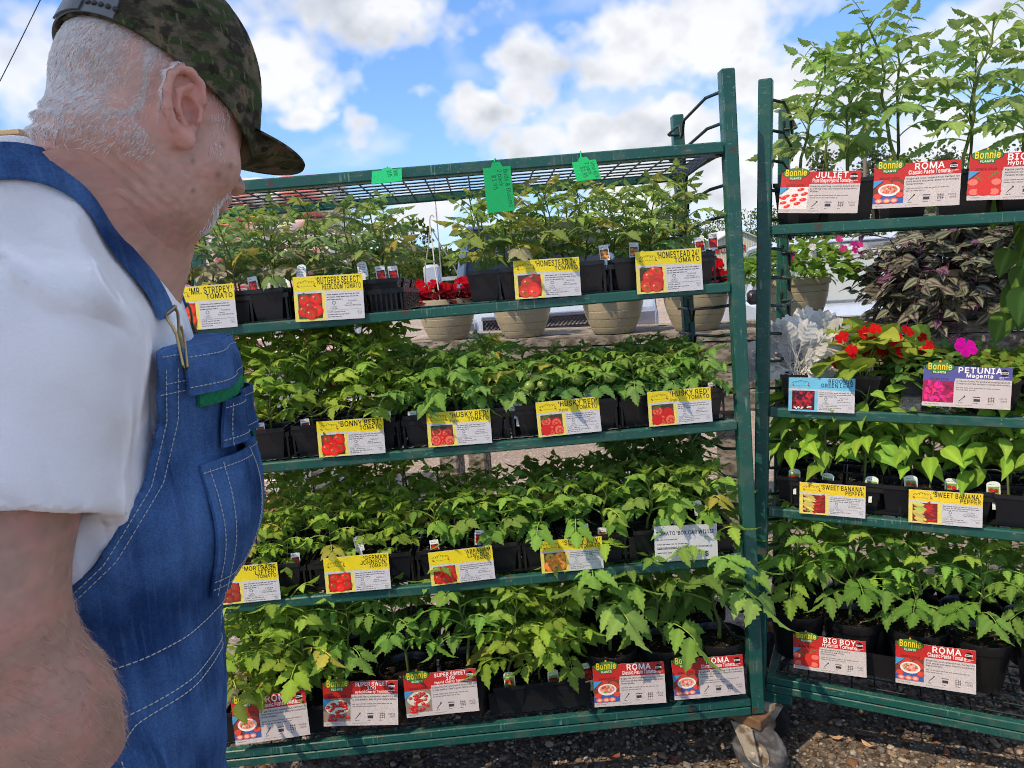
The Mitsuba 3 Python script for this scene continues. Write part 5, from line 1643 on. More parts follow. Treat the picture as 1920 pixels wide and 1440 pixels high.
put(t, 'wall', m.ply('metal_wall'))
rf = MB()
for s in (-1, 1):
    a = np.array([[BX + BW / 2, BYY - .4, 5.2], [BX + BW / 2 + s * 3.6, BYY - .4, 3.46], [BX + BW / 2 + s * 3.6, BYY + 14.2, 3.46], [BX + BW / 2, BYY + 14.2, 5.2]])
    rf.add(*quad(*(a if s > 0 else a[::-1]), .14))
put(t, 'roof', rf.ply('roof_metal'))
scene['roof_metal'] = two(principled((.55, .55, .54), .4, .5))
lt = MB()
v, f = text('BUILDER', .78, True)
v = v * [3.6 / v[:, 0].max(), 1, 8]
lt.add(v @ np.column_stack([[1, 0, 0], [0, 0, 1], [0, -1, 0]]).T + [BX + .55, BYY - .03, 2.42], f, lin(185, 60, 48))
put(t, 'lettering', lt.ply('matte'))


# ------------------------------------------------------------------ trees beyond
def tree(x, y, h, r, seed, label, col, dens=2600, size=.34, pine=False, group='trees beyond the parking ground'):
    rg = np.random.default_rng(seed)
    t = thing('pine_tree' if pine else 'leafy_tree', label, 'tree', group)
    tr, lv = MB(), Leaves()
    tr.tube(np.array([[0, 0, -.1], [.05, 0, h * .3], [-.05, .05, h * .6], [0, 0, h * .92]]), np.array([.05, .04, .025, .008]) * h * .35, (.09, .065, .05), n=8)
    cl = []
    for k in range(26):
        q = rg.uniform(.30, .98)
        a = rg.uniform(0, 6.28)
        rr = r * (math.sqrt(max(0, 1 - ((q - .55) / .5) ** 2)) if not pine else (1.05 - q) * 1.3) * rg.uniform(.45, 1.0)
        e = np.array([rr * math.cos(a), rr * math.sin(a), h * q])
        s = np.array([0, 0, h * (q - (.18 if not pine else .03))])
        tr.tube(np.array([s, (s + e) / 2 + [0, 0, .03 * h], e]), [.012 * h * .35, .007 * h * .35, .003 * h * .35], (.09, .065, .05), n=5, cap=False)
        cl.append((e, r * rg.uniform(.22, .42)))
    for k in range(dens):
        e, s = cl[rg.integers(len(cl))]
        d = unit(rg.normal(0, 1, 3)) * s * rg.random() ** .4 * np.array([1, 1, .75])
        lv.add(OVAL, e + d, rg.normal(0, 1, 3), rg.normal(0, 1, 3) + [0, 0, .6], size * rg.uniform(.6, 1.3), col * rg.uniform(.6, 1.35), 1.0)
    W = M(rotz(rg.uniform(0, 6)), (x, y, 0))
    put(t, 'trunk', tr.ply('matte', True), W)
    put(t, 'crown', lv.into(MB()).ply('leaf', True), W)


TG = np.array([.14, .21, .05])
for k, (x, y, h, r) in enumerate(sorted(((-14, 60, 4.6, 4), (-9, 56, 4.1, 3.6), (-5.8, 52, 3.5, 2.6), (-3.2, 58, 3.9, 3.0), (.8, 60, 4.2, 3.6), (4.5, 56, 4.0, 3.4), (8.5, 60, 4.4, 3.6), (11.5, 62, 4.2, 3.2), (33, 128, 9, 6), (41, 125, 9.5, 6), (26, 58, 7, 4), (32, 58, 8, 4.2), (38, 60, 8, 4.5)), key=lambda q: q[0] / q[1])):
    tree(x, y, h, r, 400 + k, f'fresh green tree beyond the parking ground, {ORD[k]} from the left in the tree line', TG * (1 if k % 3 else .8))
tree(-5.6, 47, 5.2, 1.5, 450, 'thin airy tree standing higher than the distant tree line, left of the truck', TG * .75, 700, .26, group=None)
for k, (x, y, h, r) in enumerate(((18.6, 44, 7.2, 2.2), (22.5, 46, 7.8, 2.4), (27, 46, 7.2, 2.4))):
    tree(x, y, h, r, 460 + k, f'{("left", "middle", "right")[k]} one of three tall thin pines behind the top shelf', np.array([.12, .16, .08]), 1300, .20, True, 'pines behind the right rack')

# poles and wires
t = thing('street_lamp', 'pole with a pale round lamp head above the right rack post', 'street lamp')
put(t, 'pole', MB().tube(np.array([[11.1, 29.6, 0], [11.1, 29.6, 6.9]]), [.09, .06], (.25, .24, .22), n=10).ply('matte', True))
v, f = revolve([(0, .22), (.16, .20), (.36, .08), (.40, 0), (.36, -.03), (0, -.05)], 24)
put(t, 'lamp_head', mikit.ply((v + [11.1, 29.6, 6.95], f), 'plastic', smooth=True, color=np.tile(lin(225, 222, 215), (len(v), 1))))
t = thing('utility_pole', 'wooden utility pole behind the tall tomatoes', 'pole')
put(t, 'pole', MB().tube(np.array([[15.8, 33, 0], [15.8, 33, 7.4]]), [.10, .07], (.22, .19, .16), n=10).ply('matte', True))
put(t, 'insulator', MB().box((15.74, 32.94, 7.41), (15.86, 33.06, 7.55), (.5, .5, .5), b=.02).ply('matte'))


def cable(name, label, a, b, sag, r=.012, n=16):
    k = thing(name, label, 'cable')
    q = np.linspace(0, 1, n)
    p = np.asarray(a) * (1 - q)[:, None] + np.asarray(b) * q[:, None]
    p[:, 2] -= sag * 4 * q * (1 - q)
    put(k, '', MB().tube(p, r, (.03, .03, .035), n=5).ply('matte', True))


cable('overhead_cable', 'thin overhead cable from the street lamp across the sky at the right', (11.1, 29.6, 6.9), (15.8, 33, 7.4), .4)
cable('overhead_cable', 'thin dark cable slanting across the sky at the top left corner', (-9.6, 15.2, 5.6), (-7.2, 14.5, 8.2), .03, .009)
t = thing('whip_antenna', 'thin upright pole in the distance left of the truck', 'pole')
put(t, '', MB().tube(np.array([[-2.25, 27, 0], [-2.25, 27, 4.9]]), [.03, .018], (.3, .3, .32), n=6).ply('matte', True))


# unseen canopy added at left; its translucent sheet softens the sun on the man
t = thing('shade_canopy', 'added white sheet canopy on four poles, out of view, to shade the man', 'canopy')
X0, X1, Y0, Y1, ZC = -2.55, -.78, -.85, .40, 2.9
gx_, gy_ = np.meshgrid(np.linspace(X0, X1, 15), np.linspace(Y0, Y1, 12), indexing='ij')
q = np.stack([gx_, gy_, ZC - .10 * np.sin(np.pi * (gx_ - X0) / (X1 - X0)) * np.sin(np.pi * (gy_ - Y0) / (Y1 - Y0))], -1).reshape(-1, 3)
scene['sheet'] = {'type': 'principledthin', 'base_color': rgb((.86, .86, .84)), 'roughness': .7, 'diff_trans': 1.7, 'eta': 1.3}
put(t, 'sheet', mikit.ply((q, gridvf(15, 12)), 'sheet', smooth=True))
for x in (X0, X1):
    for y in (Y0, Y1):
        put(t, 'pole', MB().tube(np.array([[x, y, 0], [x, y, ZC]]), .016, n=10).ply('fork_metal', True))


# ------------------------------------------------------------------ the man
def surface(fn, lo, hi, h):
    """Surface nets over fn(points) < 0 (metres)."""
    lo, hi = np.asarray(lo, float), np.asarray(hi, float)
    ax = [np.arange(lo[k], hi[k] + h, h) for k in range(3)]
    G = np.stack(np.meshgrid(*ax, indexing='ij'), -1)
    # a coarse pass first: only the cells near the surface are evaluated finely
    C = 5
    n3 = G.shape[:3]
    cx = [np.minimum(np.arange(0, n + C, C), n - 1) for n in n3]
    Vc = fn(G[np.ix_(*cx)].reshape(-1, 3)).reshape([len(c) for c in cx])
    bi = [np.minimum(np.arange(n) // C, len(c) - 2) for n, c in zip(n3, cx)]
    lo8 = np.min([np.abs(Vc[a:len(cx[0]) - 1 + a, b:len(cx[1]) - 1 + b, c:len(cx[2]) - 1 + c]) for a in (0, 1) for b in (0, 1) for c in (0, 1)], 0)
    near = (lo8 < C * h * 1.9)[np.ix_(*bi)]
    V = Vc[:-1, :-1, :-1][np.ix_(*bi)].copy()
    N = np.argwhere(near)
    vals = np.empty(len(N))
    for i in range(0, len(N), 200000):
        vals[i:i + 200000] = fn(G[tuple(N[i:i + 200000].T)])
    V[tuple(N.T)] = vals
    S = V < 0
    nx, ny, nz = S.shape
    cnt = sum(S[a:nx - 1 + a, b:ny - 1 + b, c:nz - 1 + c].astype(np.int8) for a in (0, 1) for b in (0, 1) for c in (0, 1))
    act = (cnt > 0) & (cnt < 8)
    I = np.argwhere(act)
    idx = -np.ones(act.shape, int)
    idx[tuple(I.T)] = np.arange(len(I))
    acc, w = np.zeros((len(I), 3)), np.zeros(len(I))
    cor = [np.array(c) for c in np.ndindex(2, 2, 2)]
    for a in range(8):
        for b in range(a + 1, 8):
            if np.abs(cor[a] - cor[b]).sum() != 1:
                continue
            va, vb = V[tuple((I + cor[a]).T)], V[tuple((I + cor[b]).T)]
            m = (va < 0) != (vb < 0)
            t = va[m] / (va[m] - vb[m])
            acc[m] += (I[m] + cor[a]) + t[:, None] * (cor[b] - cor[a])
            w[m] += 1
    P = lo + h * acc / w[:, None]
    F = []
    for k in range(3):
        u, v = (k + 1) % 3, (k + 2) % 3
        e = np.zeros(3, int)
        e[k] = 1
        A = S[tuple(slice(0, n - (1 if q == k else 0)) for q, n in enumerate(S.shape))]
        B = S[tuple(slice(1 if q == k else 0, n) for q, n in enumerate(S.shape))]
        E_ = np.argwhere(A != B)
        E_ = E_[(E_[:, u] > 0) & (E_[:, v] > 0) & (E_[:, u] < S.shape[u] - 1) & (E_[:, v] < S.shape[v] - 1)]
        du, dv = np.zeros(3, int), np.zeros(3, int)
        du[u], dv[v] = 1, 1
        q = np.stack([idx[tuple((E_ - du - dv).T)], idx[tuple((E_ - dv).T)], idx[tuple(E_.T)], idx[tuple((E_ - du).T)]], 1)
        inside = S[tuple(E_.T)]
        q[~inside] = q[~inside][:, ::-1]
        F.append(q)
    F = np.vstack(F)
    F = F[(F >= 0).all(1)]
    return P, np.vstack([F[:, [0, 1, 2]], F[:, [0, 2, 3]]])


def ell(p, c, r, R=None):
    q = p - np.asarray(c)
    if R is not None:
        q = q @ R
    r = np.asarray(r, float)
    a = np.linalg.norm(q / r, axis=1)
    return a * (a - 1) / np.maximum(np.linalg.norm(q / r ** 2, axis=1), 1e-9)


def cone(p, a, b, ra, rb):
    a, b = np.asarray(a, float), np.asarray(b, float)
    t = np.clip(((p - a) @ (b - a)) / ((b - a) @ (b - a)), 0, 1)
    return np.linalg.norm(p - a - t[:, None] * (b - a), axis=1) - (ra + (rb - ra) * t)


def smin(a, b, k):
    h = np.clip(.5 + .5 * (b - a) / k, 0, 1)
    return b * (1 - h) + a * h - k * h * (1 - h)


def smax(a, b, k):
    return -smin(-a, -b, k)


PHI, PO = math.radians(20), np.array([-.526, .838, 0])
BF = rotz(PHI)                                    # body axes: x forward, y left, z up
PSI, NOD = math.radians(55), math.radians(21)
HK = 1.06
HR = rotz(PSI) @ roty(NOD) @ rotx(math.radians(-2))
HC = np.array([-.377, .842, 1.594])


def to_body(p):
    return (p - PO) @ BF


def from_body(q):
    return np.asarray(q) @ BF.T + PO


def to_head(p):
    return (p - HC) @ HR / HK


def from_head(q):
    return (np.asarray(q) * HK) @ HR.T + HC


EARR = rotz(math.radians(28)) @ roty(math.radians(-6))


def head_sdf(p):
    q = to_head(p)
    m0 = np.column_stack([q[:, 0], np.abs(q[:, 1]), q[:, 2]])
    q = np.column_stack([q[:, 0], q[:, 1], np.where(q[:, 2] < .015, .015 + (q[:, 2] - .015) / .80, q[:, 2])])      # a short lower face
    m = np.column_stack([q[:, 0], np.abs(q[:, 1]), q[:, 2]])
    d = ell(q, (.000, 0, .026), (.089, .076, .094))
    d = smin(d, ell(q, (.030, 0, -.020), (.063, .068, .090)), .03)
    d = smin(d, ell(q, (.022, 0, -.075), (.058, .064, .050)), .03)
    d = smin(d, ell(q, (.056, 0, -.098), (.026, .030, .024)), .025)
    d = smin(d, ell(q, (.020, 0, -.112), (.056, .056, .034)), .025)
    d = smin(d, ell(m, (.052, .038, -.042), (.034, .032, .036)), .02)
    d = smin(d, cone(q, (.082, -.030, .020), (.082, .030, .020), .012, .012), .014)
    d = smax(d, -ell(m, (.104, .033, .003), (.014, .016, .011)), .010)
    d = np.minimum(d, ell(m, (.076, .032, .002), (.0125, .0125, .0125)))
    d = smin(d, cone(q, (.086, 0, .010), (.112, 0, -.032), .008, .013), .010)
    d = smin(d, ell(m, (.104, .013, -.036), (.012, .008, .009)), .006)
    d = smin(d, cone(q, (.095, -.016, -.064), (.095, .016, -.064), .008, .008), .008)
    d = smin(d, cone(q, (.092, -.014, -.077), (.092, .014, -.077), .008, .008), .006)
    d = smax(d, -cone(q, (.106, -.024, -.0705), (.106, .024, -.0705), .003, .003), .004)
    d = smin(d, ell(q, (.030, 0, .030), (.064, .070, .060)), .02)
    # ear: a tilted shell with a rolled rim and a bowl
    e = m0 - [-.003, .079, -.008]
    e = e @ rotz(math.radians(8)) @ roty(math.radians(-10))
    ear = ell(e, (-.002, -.002, .001), (.0200, .0060, .0330))
    rimp = [(.017, .002, .010), (.014, .004, .026), (.003, .006, .0345), (-.009, .008, .033), (-.018, .010, .023), (-.0215, .011, .007), (-.0195, .010, -.009), (-.0125, .007, -.022), (-.004, .004, -.031)]
    for A, B in zip(rimp[:-1], rimp[1:]):
        ear = smin(ear, cone(e, A, B, .0042, .0042), .0025)
    ear = smin(ear, ell(e, (.001, .002, -.031), (.0095, .0055, .010)), .006)
    for A, B in (((.004, .004, .022), (-.009, .006, .012)), ((-.009, .006, .012), (-.009, .006, -.006)), ((-.009, .006, -.006), (-.001, .005, -.017))):
        ear = smin(ear, cone(e, A, B, .0032, .0032), .003)
    ear = smin(ear, cone(e, (.013, .004, .000), (.011, .005, -.011), .0042, .0035), .004)
    whole = smin(d, ear, .005)
    whole = smax(whole, -ell(e, (.003, .002, -.002), (.0085, .0105, .0140)), .003)
    return whole * HK


def neck_sdf(p):
    q = to_body(p)
    hb = to_body(from_head(np.array([[-.026, 0, -.045], [.005, 0, -.065], [-.080, 0, -.055]])))
    d = cone(q, (.070, 0, 1.455), hb[0], .084, .068)
    d = smin(d, cone(q, (.105, 0, 1.475), hb[1], .070, .060), .03)
    d = smin(d, ell(q, hb[2] + [.042, 0, -.008], (.042, .055, .030)), .03)
    d = d - .0022 * np.sin(q[:, 2] * 330 + q[:, 0] * 190 + 3 * meshkit.noise(q * 30, 3)) * np.clip(.06 - np.abs(q[:, 2] - hb[2][2] + .01), 0, .04) * 20 * np.clip(.10 - q[:, 0], 0, .05) * 20
    return d


def torso_sdf(p):
    q = to_body(p)
    d = ell(q, (-.022, 0, .980), (.128, .185, .19))
    d = smin(d, ell(q, (.010, 0, 1.175), (.168, .195, .185)), .05)
    d = smin(d, ell(q, (.015, 0, 1.345), (.130, .190, .165)), .06)
    d = smin(d, cone(q, (.035, -.150, 1.385), (.035, .150, 1.385), .056, .056), .06)
    d = smin(d, cone(q, (.024, -.085, 1.512), (.024, .085, 1.512), .046, .046), .06)
    return d


SH, EL, WR = np.array([.040, -.205, 1.355]), np.array([-.018, -.262, 1.150]), np.array([.050, -.245, .930])


def arm_sdf(p, side=-1):
    q = to_body(p) * [1, -side, 1]
    d = cone(q, SH, EL, .058, .060)
    d = smin(d, cone(q, EL, EL + (WR - EL) * .45, .056, .056), .03)
    d = smin(d, cone(q, EL + (WR - EL) * .40, WR, .054, .034), .03)
    h0 = WR + (WR - EL) / np.linalg.norm(WR - EL) * .05
    d = smin(d, ell(q, h0, (.034, .026, .050)), .02)
    f = unit(WR - EL)
    for k, (y, L) in enumerate(((-.018, .065), (-.006, .075), (.007, .070), (.019, .055))):
        a = h0 + f * .035 + np.array([y * .9, y * .3, 0])
        d = smin(d, cone(q, a, a + f * L + np.array([.012, .006, 0]), .0095, .008), .004)
    a = h0 + np.array([.024, .0, .01])
    d = smin(d, cone(q, a, a + f * .03 + np.array([.028, 0, 0]), .011, .009), .006)
    return d


def legs_sdf(p):
    q = to_body(p)
    m = np.column_stack([q[:, 0], np.abs(q[:, 1]), q[:, 2]])
    d = cone(m, (-.020, .095, .95), (.01, .115, .50), .122, .085)
    d = smin(d, cone(m, (.02, .115, .50), (-.01, .12, .09), .085, .060), .03)
    return d


def foot_sdf(p):
    q = to_body(p)
    m = np.column_stack([q[:, 0], np.abs(q[:, 1]), q[:, 2]])
    d = smin(cone(m, (-.03, .12, .05), (.14, .13, .04), .045, .038), cone(m, (-.02, .12, .2), (-.02, .12, .05), .055, .05), .03)
    return np.maximum(d, .002 - q[:, 2])


def ridges(p, k=1.0):
    q = to_body(p)
    a = q[:, 2] * 1.0 + q[:, 0] * .9 + .06 * meshkit.fbm(q * 5, 2, 3)
    n1 = meshkit.noise(np.column_stack([a * 15, q[:, 1] * 4, q[:, 0] * 3]), 5) - .5
    n2 = meshkit.noise(np.column_stack([q[:, 0] * 26 - q[:, 2] * 9, q[:, 1] * 8, q[:, 2] * 5]), 6) - .5
    n3 = 1 - np.abs(2 * meshkit.noise(np.column_stack([a * 9, q[:, 1] * 3 + q[:, 0] * 2, q[:, 0] * 5]), 11) - 1)
    return np.maximum(k * (.013 * n1 + .012 * n2 - .009 * np.clip(n3 - .72, 0, 1) * 3.5), -.012)


def body_all(p):
    d = smin(torso_sdf(p), neck_sdf(p), .05)
    d = smin(d, arm_sdf(p, -1), .012)
    d = smin(d, arm_sdf(p, 1), .012)
    d = smin(d, legs_sdf(p), .05)
    return smin(d, foot_sdf(p), .02)


def neck_head(p):
    return smin(head_sdf(p), neck_sdf(p), .022)


def upper(p):
    return smin(torso_sdf(p), neck_sdf(p) + .012, .05)


# shirt: torso and short sleeves
HEM = .58                                        # the sleeve ends this far down the upper arm


def shirt_sdf(p):
    q = to_body(p)
    t = torso_sdf(p)
    m = np.column_stack([q[:, 0], -np.abs(q[:, 1]), q[:, 2]])
    ax = unit(EL - SH)
    s = (m - SH) @ ax / np.linalg.norm(EL - SH)
    flare = .013 + .022 * np.clip(s, 0, 1)
    sl = cone(m, SH + [0, .02, .0], EL, .078, .064) - flare
    sl = smax(sl, (s - HEM - .012 * np.sin(m[:, 0] * 30)) * .30, .004)
    d = smin(t - .012, sl, .022) + ridges(p) * (.9 + .7 * np.clip((-q[:, 1] - .12) * 10, 0, 1))
    d = smax(d, -(np.linalg.norm((q - [.085, 0, 1.545]) * [1, 1, 1.1], axis=1) - .108), .006)     # neck opening
    d = np.maximum(d, 1.0 - q[:, 2])
    hollow = np.maximum(cone(m, SH, EL, .076, .063), (.45 - s) * .3)
    return smax(d, -hollow, .003)


def bib_edge(z):
    """Where the overalls' side edge runs: the forward coordinate it starts from, by height."""
    return np.interp(z, BIBZ, BIBF)


BIBZ, BIBF = [1.02, 1.06, 1.10, 1.16, 1.22, 1.28, 1.36], [-.30, -.10, -.02, .060, .105, .125, .135]
BIBTOP = 1.352


def overalls_sdf(p):
    q = to_body(p)
    m = np.column_stack([q[:, 0], np.abs(q[:, 1]), q[:, 2]])
    t = smin(torso_sdf(p), legs_sdf(p), .09)
    t = smin(t, cone(q, (.104, -.075, 1.325), (.104, .075, 1.325), .066, .066), .05)
    t = smin(t, cone(q, (.090, -.06, 1.05), (.06, .06, .98), .07, .07), .08) if False else t
    front = np.clip((q[:, 0] - .05) * 6, 0, 1)
    fold = .008 * (meshkit.noise(np.column_stack([m[:, 1] * 34, q[:, 2] * 5, q[:, 0] * 20]), 9) - .5) + ridges(p, .6)
    d = t - .021 - .006 * front * np.clip((1.36 - q[:, 2]) * 6, 0, 1) + fold
    d = smin(d, cone(m * [1, -1, 1], WR + (EL - WR) * .12, WR + [.02, 0, -.16], .052, .05) - .008, .03)
    lim = np.maximum(bib_edge(q[:, 2]) - q[:, 0], q[:, 2] - BIBTOP)
    d = np.maximum(d, lim * .8)
    d = np.maximum(d, .10 - q[:, 2])
    core = np.maximum(torso_sdf(p) + .004, .98 - q[:, 2])
    return np.maximum(d, -core)


def snap(fn, P, off=0.0, it=6):
    P = np.array(P, float)
    for _ in range(it):
        d = fn(P)
        e = 1e-3
        g = np.stack([fn(P + np.eye(3)[k] * e) - fn(P - np.eye(3)[k] * e) for k in range(3)], 1) / (2 * e)
        P = P - (d - off)[:, None] * g / np.maximum((g * g).sum(1), .2)[:, None]
    return P


def smooth_line(pts, n):
    pts = np.asarray(pts, float)
    d = np.r_[0, np.cumsum(np.linalg.norm(np.diff(pts, axis=0), axis=1))]
    s = np.linspace(0, d[-1], n)
    lin_ = np.stack([np.interp(s, d, pts[:, k]) for k in range(pts.shape[1])], 1)
    for _ in range(max(2, n // 12)):
        lin_[1:-1] = (lin_[:-2] + 2 * lin_[1:-1] + lin_[2:]) / 4
    return lin_


MAN = thing('person', 'heavy man in camouflage cap, white t-shirt and blue denim overalls looking down at the plants', 'person')


def skin_colors(P):
    h = to_head(P)
    n = meshkit.fbm(P * 45, 4, 2)
    n2 = meshkit.fbm(P * 160, 3, 7)
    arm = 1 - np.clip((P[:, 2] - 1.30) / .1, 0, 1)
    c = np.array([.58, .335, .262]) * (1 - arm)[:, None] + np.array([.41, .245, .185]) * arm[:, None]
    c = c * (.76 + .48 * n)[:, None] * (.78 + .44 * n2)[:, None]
    red = np.clip((n - .46) * 5, 0, 1)[:, None] * .32
    c = c * (1 - red) + np.array([.55, .19, .155]) * red
    ear = np.exp(-((np.abs(h[:, 1]) - .09) / .012) ** 2 - ((h[:, 0] + .003) / .03) ** 2 - ((h[:, 2]) / .05) ** 2)[:, None]
    c = c * (1 - .55 * ear) + np.array([.60, .20, .155]) * .55 * ear
    # spots of age on the cheek
    for (a, b, s) in ((.045, -.020, .0030), (.050, -.050, .0040), (.030, -.075, .0026), (.060, -.035, .0028), (.020, -.05, .0024)):
        m = np.exp(-(((h[:, 0] - a) ** 2 + (h[:, 2] - b) ** 2) / s ** 2))[:, None] * (h[:, 1] < 0)[:, None]
        c = c * (1 - .6 * m) + np.array([.13, .06, .045]) * .6 * m
    return c


vb, fb = surface(body_all, (-.98, .38, -.01), (-.02, 1.30, 1.56), .011)
fb = fb[(to_body(vb[fb].mean(1))[:, 2] < 1.545)]
vh, fh = surface(neck_head, (-.60, .60, 1.44), (-.12, 1.10, 1.78), .0030)
hq = to_head(vh)
nm = np.zeros_like(vh)
tri = np.cross(vh[fh[:, 1]] - vh[fh[:, 0]], vh[fh[:, 2]] - vh[fh[:, 0]])
for k in range(3):
    np.add.at(nm, fh[:, k], tri)
nm = unit(nm)
mask = np.exp(-(((hq[:, 0] + .045) / .050) ** 2 + ((hq[:, 2] + .092) / .026) ** 2)) * (np.abs(hq[:, 1]) < .12)
wv = np.sin((hq[:, 2] + .35 * hq[:, 0]) * 2 * math.pi / .0105 + 2.5 * meshkit.noise(hq * 45, 3) * 2)
vh = vh - nm * (mask * .0019 * np.clip(wv, -.2, 1) ** 1.0)[:, None]
va_, fa_ = surface(lambda p: arm_sdf(p, -1), (-.60, .46, .84), (-.24, .84, 1.56), .005)
V = np.vstack([vb, vh, va_])
F = np.vstack([fb, fh + len(vb), fa_ + len(vb) + len(vh)])
def pores(p, n, uv):
    return (fbm(p.x * 420, p.y * 420, p.z * 420, octaves=3) * .0009 + fbm(p.x * 70, p.y * 70, p.z * 170, octaves=3) * .0017) * .8


scene['skin'] = two({'type': 'bumpmap', 'arbitrary': proc(pores, eps=.0012), 'scale': 1.0, 'bsdf': principled(VC, .46, .45, sheen=.1)})
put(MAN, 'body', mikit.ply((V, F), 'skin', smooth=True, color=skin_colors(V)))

def creases(p, n, uv):
    w = fbm(p.x * 6, p.y * 6, p.z * 6, octaves=2) * .35
    u = p.x * .75 + p.y * .35
    a = dr.abs(noise(u * 17 + w * 9, p.z * 5 + w * 6, p.y * 8) - .5)
    b = dr.abs(noise((u + p.z) * 13 + w * 8, (u - p.z) * 4, p.y * 6 + 7) - .5)
    return (a * .050 + b * .040) + fbm(p.x * 60, p.y * 60, p.z * 60, octaves=2) * .0018 + noise(p.x * 900, p.y * 900, p.z * 900) * .00015


scene['shirt_cloth'] = two({'type': 'bumpmap', 'arbitrary': proc(creases, eps=.002), 'scale': 1.0,
                            'bsdf': principled(proc(lambda p, n, uv: mi.Color3f(.79, .79, .82) * (.94 + .08 * noise(p.x * 900, p.y * 900, p.z * 900)) * (.95 + .08 * fbm(p.x * 18, p.y * 18, p.z * 18))), .9, .1, sheen=.3)})
vs, fs = surface(shirt_sdf, (-.94, .40, .98), (-.20, 1.30, 1.60), .0055)
put(MAN, 'shirt', mikit.ply((vs, fs), 'shirt_cloth', smooth=True))


def denim(p, n, uv):
    tw = noise((p.x + p.y) * 520, (p.x + p.y) * 60 + p.z * 900, p.z * 300)
    streak = fbm((p.x + p.y) * 75, p.z * 6, p.y * 30, octaves=4)
    fade = fbm(p.x * 13, p.y * 13, p.z * 11, octaves=5)
    c = mix(mi.Color3f(.010, .036, .120), mi.Color3f(.064, .150, .350), smoothstep(.28, .74, fade * .78 + streak * .22))
    slub = smoothstep(.72, .85, noise((p.x + p.y) * 300, p.z * 25, 5.0))
    c = mix(c, mi.Color3f(.17, .28, .48), slub * .08)
    return c * (.72 + .56 * tw)


def denim_relief(p, n, uv):
    a = dr.abs(noise((p.x + p.y) * 22 + fbm(p.x * 8, p.y * 8, p.z * 8) * 3, p.z * 9, p.y * 12) - .5)
    return a * .012 + fbm(p.x * 75, p.y * 75, p.z * 60, octaves=3) * .0035 + noise((p.x + p.y) * 700 + p.z * 700, p.z * 80, 1.0) * .0003


scene['denim'] = two({'type': 'bumpmap', 'arbitrary': proc(denim_relief, eps=.0015), 'scale': 1.0, 'bsdf': principled(proc(denim), .88, .15, sheen=.2)})
vo, fo = surface(overalls_sdf, (-.90, .46, .08), (-.12, 1.30, 1.40), .0062)
put(MAN, 'overalls', mikit.ply((vo, fo), 'denim', smooth=True))


def bisect(fn, a, b, n=26):
    """First surface crossing from outside (a) to inside (b), body coordinates."""
    a, b = np.array(a, float), np.array(b, float)
    for k in np.linspace(.03, 1, 34):                    # march until inside
        p = a + (b - a) * k
        if k == .03:
            hi = np.ones(len(a))
            done = np.zeros(len(a), bool)
        ins = fn(from_body(p)) < 0
        hi = np.where(ins & ~done, k, hi)
        done |= ins
    lo = hi - .03
    for _ in range(n):
        m = (lo + hi) / 2
        ins = fn(from_body(a + (b - a) * m[:, None])) < 0
        hi, lo = np.where(ins, m, hi), np.where(ins, lo, m)
    return a + (b - a) * hi[:, None]


def around(fn, th, z, off=0.0, c=(.0, 0.0)):
    th, z = np.broadcast_arrays(np.asarray(th, float), np.asarray(z, float))
    a = np.stack([c[0] + .42 * np.cos(th), c[1] + .42 * np.sin(th), z], -1).reshape(-1, 3)
    b = np.stack([c[0] + 0 * z, c[1] + 0 * z, z], -1).reshape(-1, 3)
    p = bisect(fn, a, b)
    p[:, 0] += off * np.cos(th.ravel())
    p[:, 1] += off * np.sin(th.ravel())
    return p.reshape(th.shape + (3,))


def beside(fn, f, z, off=0.0):
    f, z = np.broadcast_arrays(np.asarray(f, float), np.asarray(z, float))
    a = np.stack([f, 0 * f - .42, z], -1).reshape(-1, 3)
    b = np.stack([f, 0 * f, z], -1).reshape(-1, 3)
    p = bisect(fn, a, b)
    p[:, 1] -= off
    return p.reshape(f.shape + (3,))


THREAD = lin(185, 188, 188)


def stitches(mb, P, step=.0055, r=.00058):
    """A row of thread dashes along the body-space line P."""
    d = np.r_[0, np.cumsum(np.linalg.norm(np.diff(P, axis=0), axis=1))]
    for s in np.arange(0, d[-1] - step, step):
        q = np.stack([np.interp([s, s + step * .36, s + step * .72], d, P[:, k]) for k in range(3)], 1)
        mb.tube(from_body(q), [r * .7, r, r * .7], THREAD, n=4)


OV = overalls_sdf
st = MB()
zz = np.linspace(1.055, 1.335, 60)
for o in (.009, .019):
    stitches(st, beside(OV, bib_edge(zz) + o, zz, .0012))
th = np.linspace(math.radians(-125), math.radians(-5), 70)
tilt = lambda th, z: z - .030 * np.clip((th + 2.2) / 2.1, 0, 1) * 0
for z in (1.065, 1.022, 1.013):
    stitches(st, around(OV, th, z + .010 * np.sin(th * 2), .0012), .30 / 48, .0008)
zs = np.linspace(.82, 1.005, 40)
for o in (0, .012):
    stitches(st, around(OV, math.radians(-78) + o * 4 + (1.0 - zs) * .5, zs, .0012))
tb = np.linspace(math.radians(-52), math.radians(20), 40)
for z in (1.345, 1.318, 1.308):
    stitches(st, around(OV, tb, z, .0014))


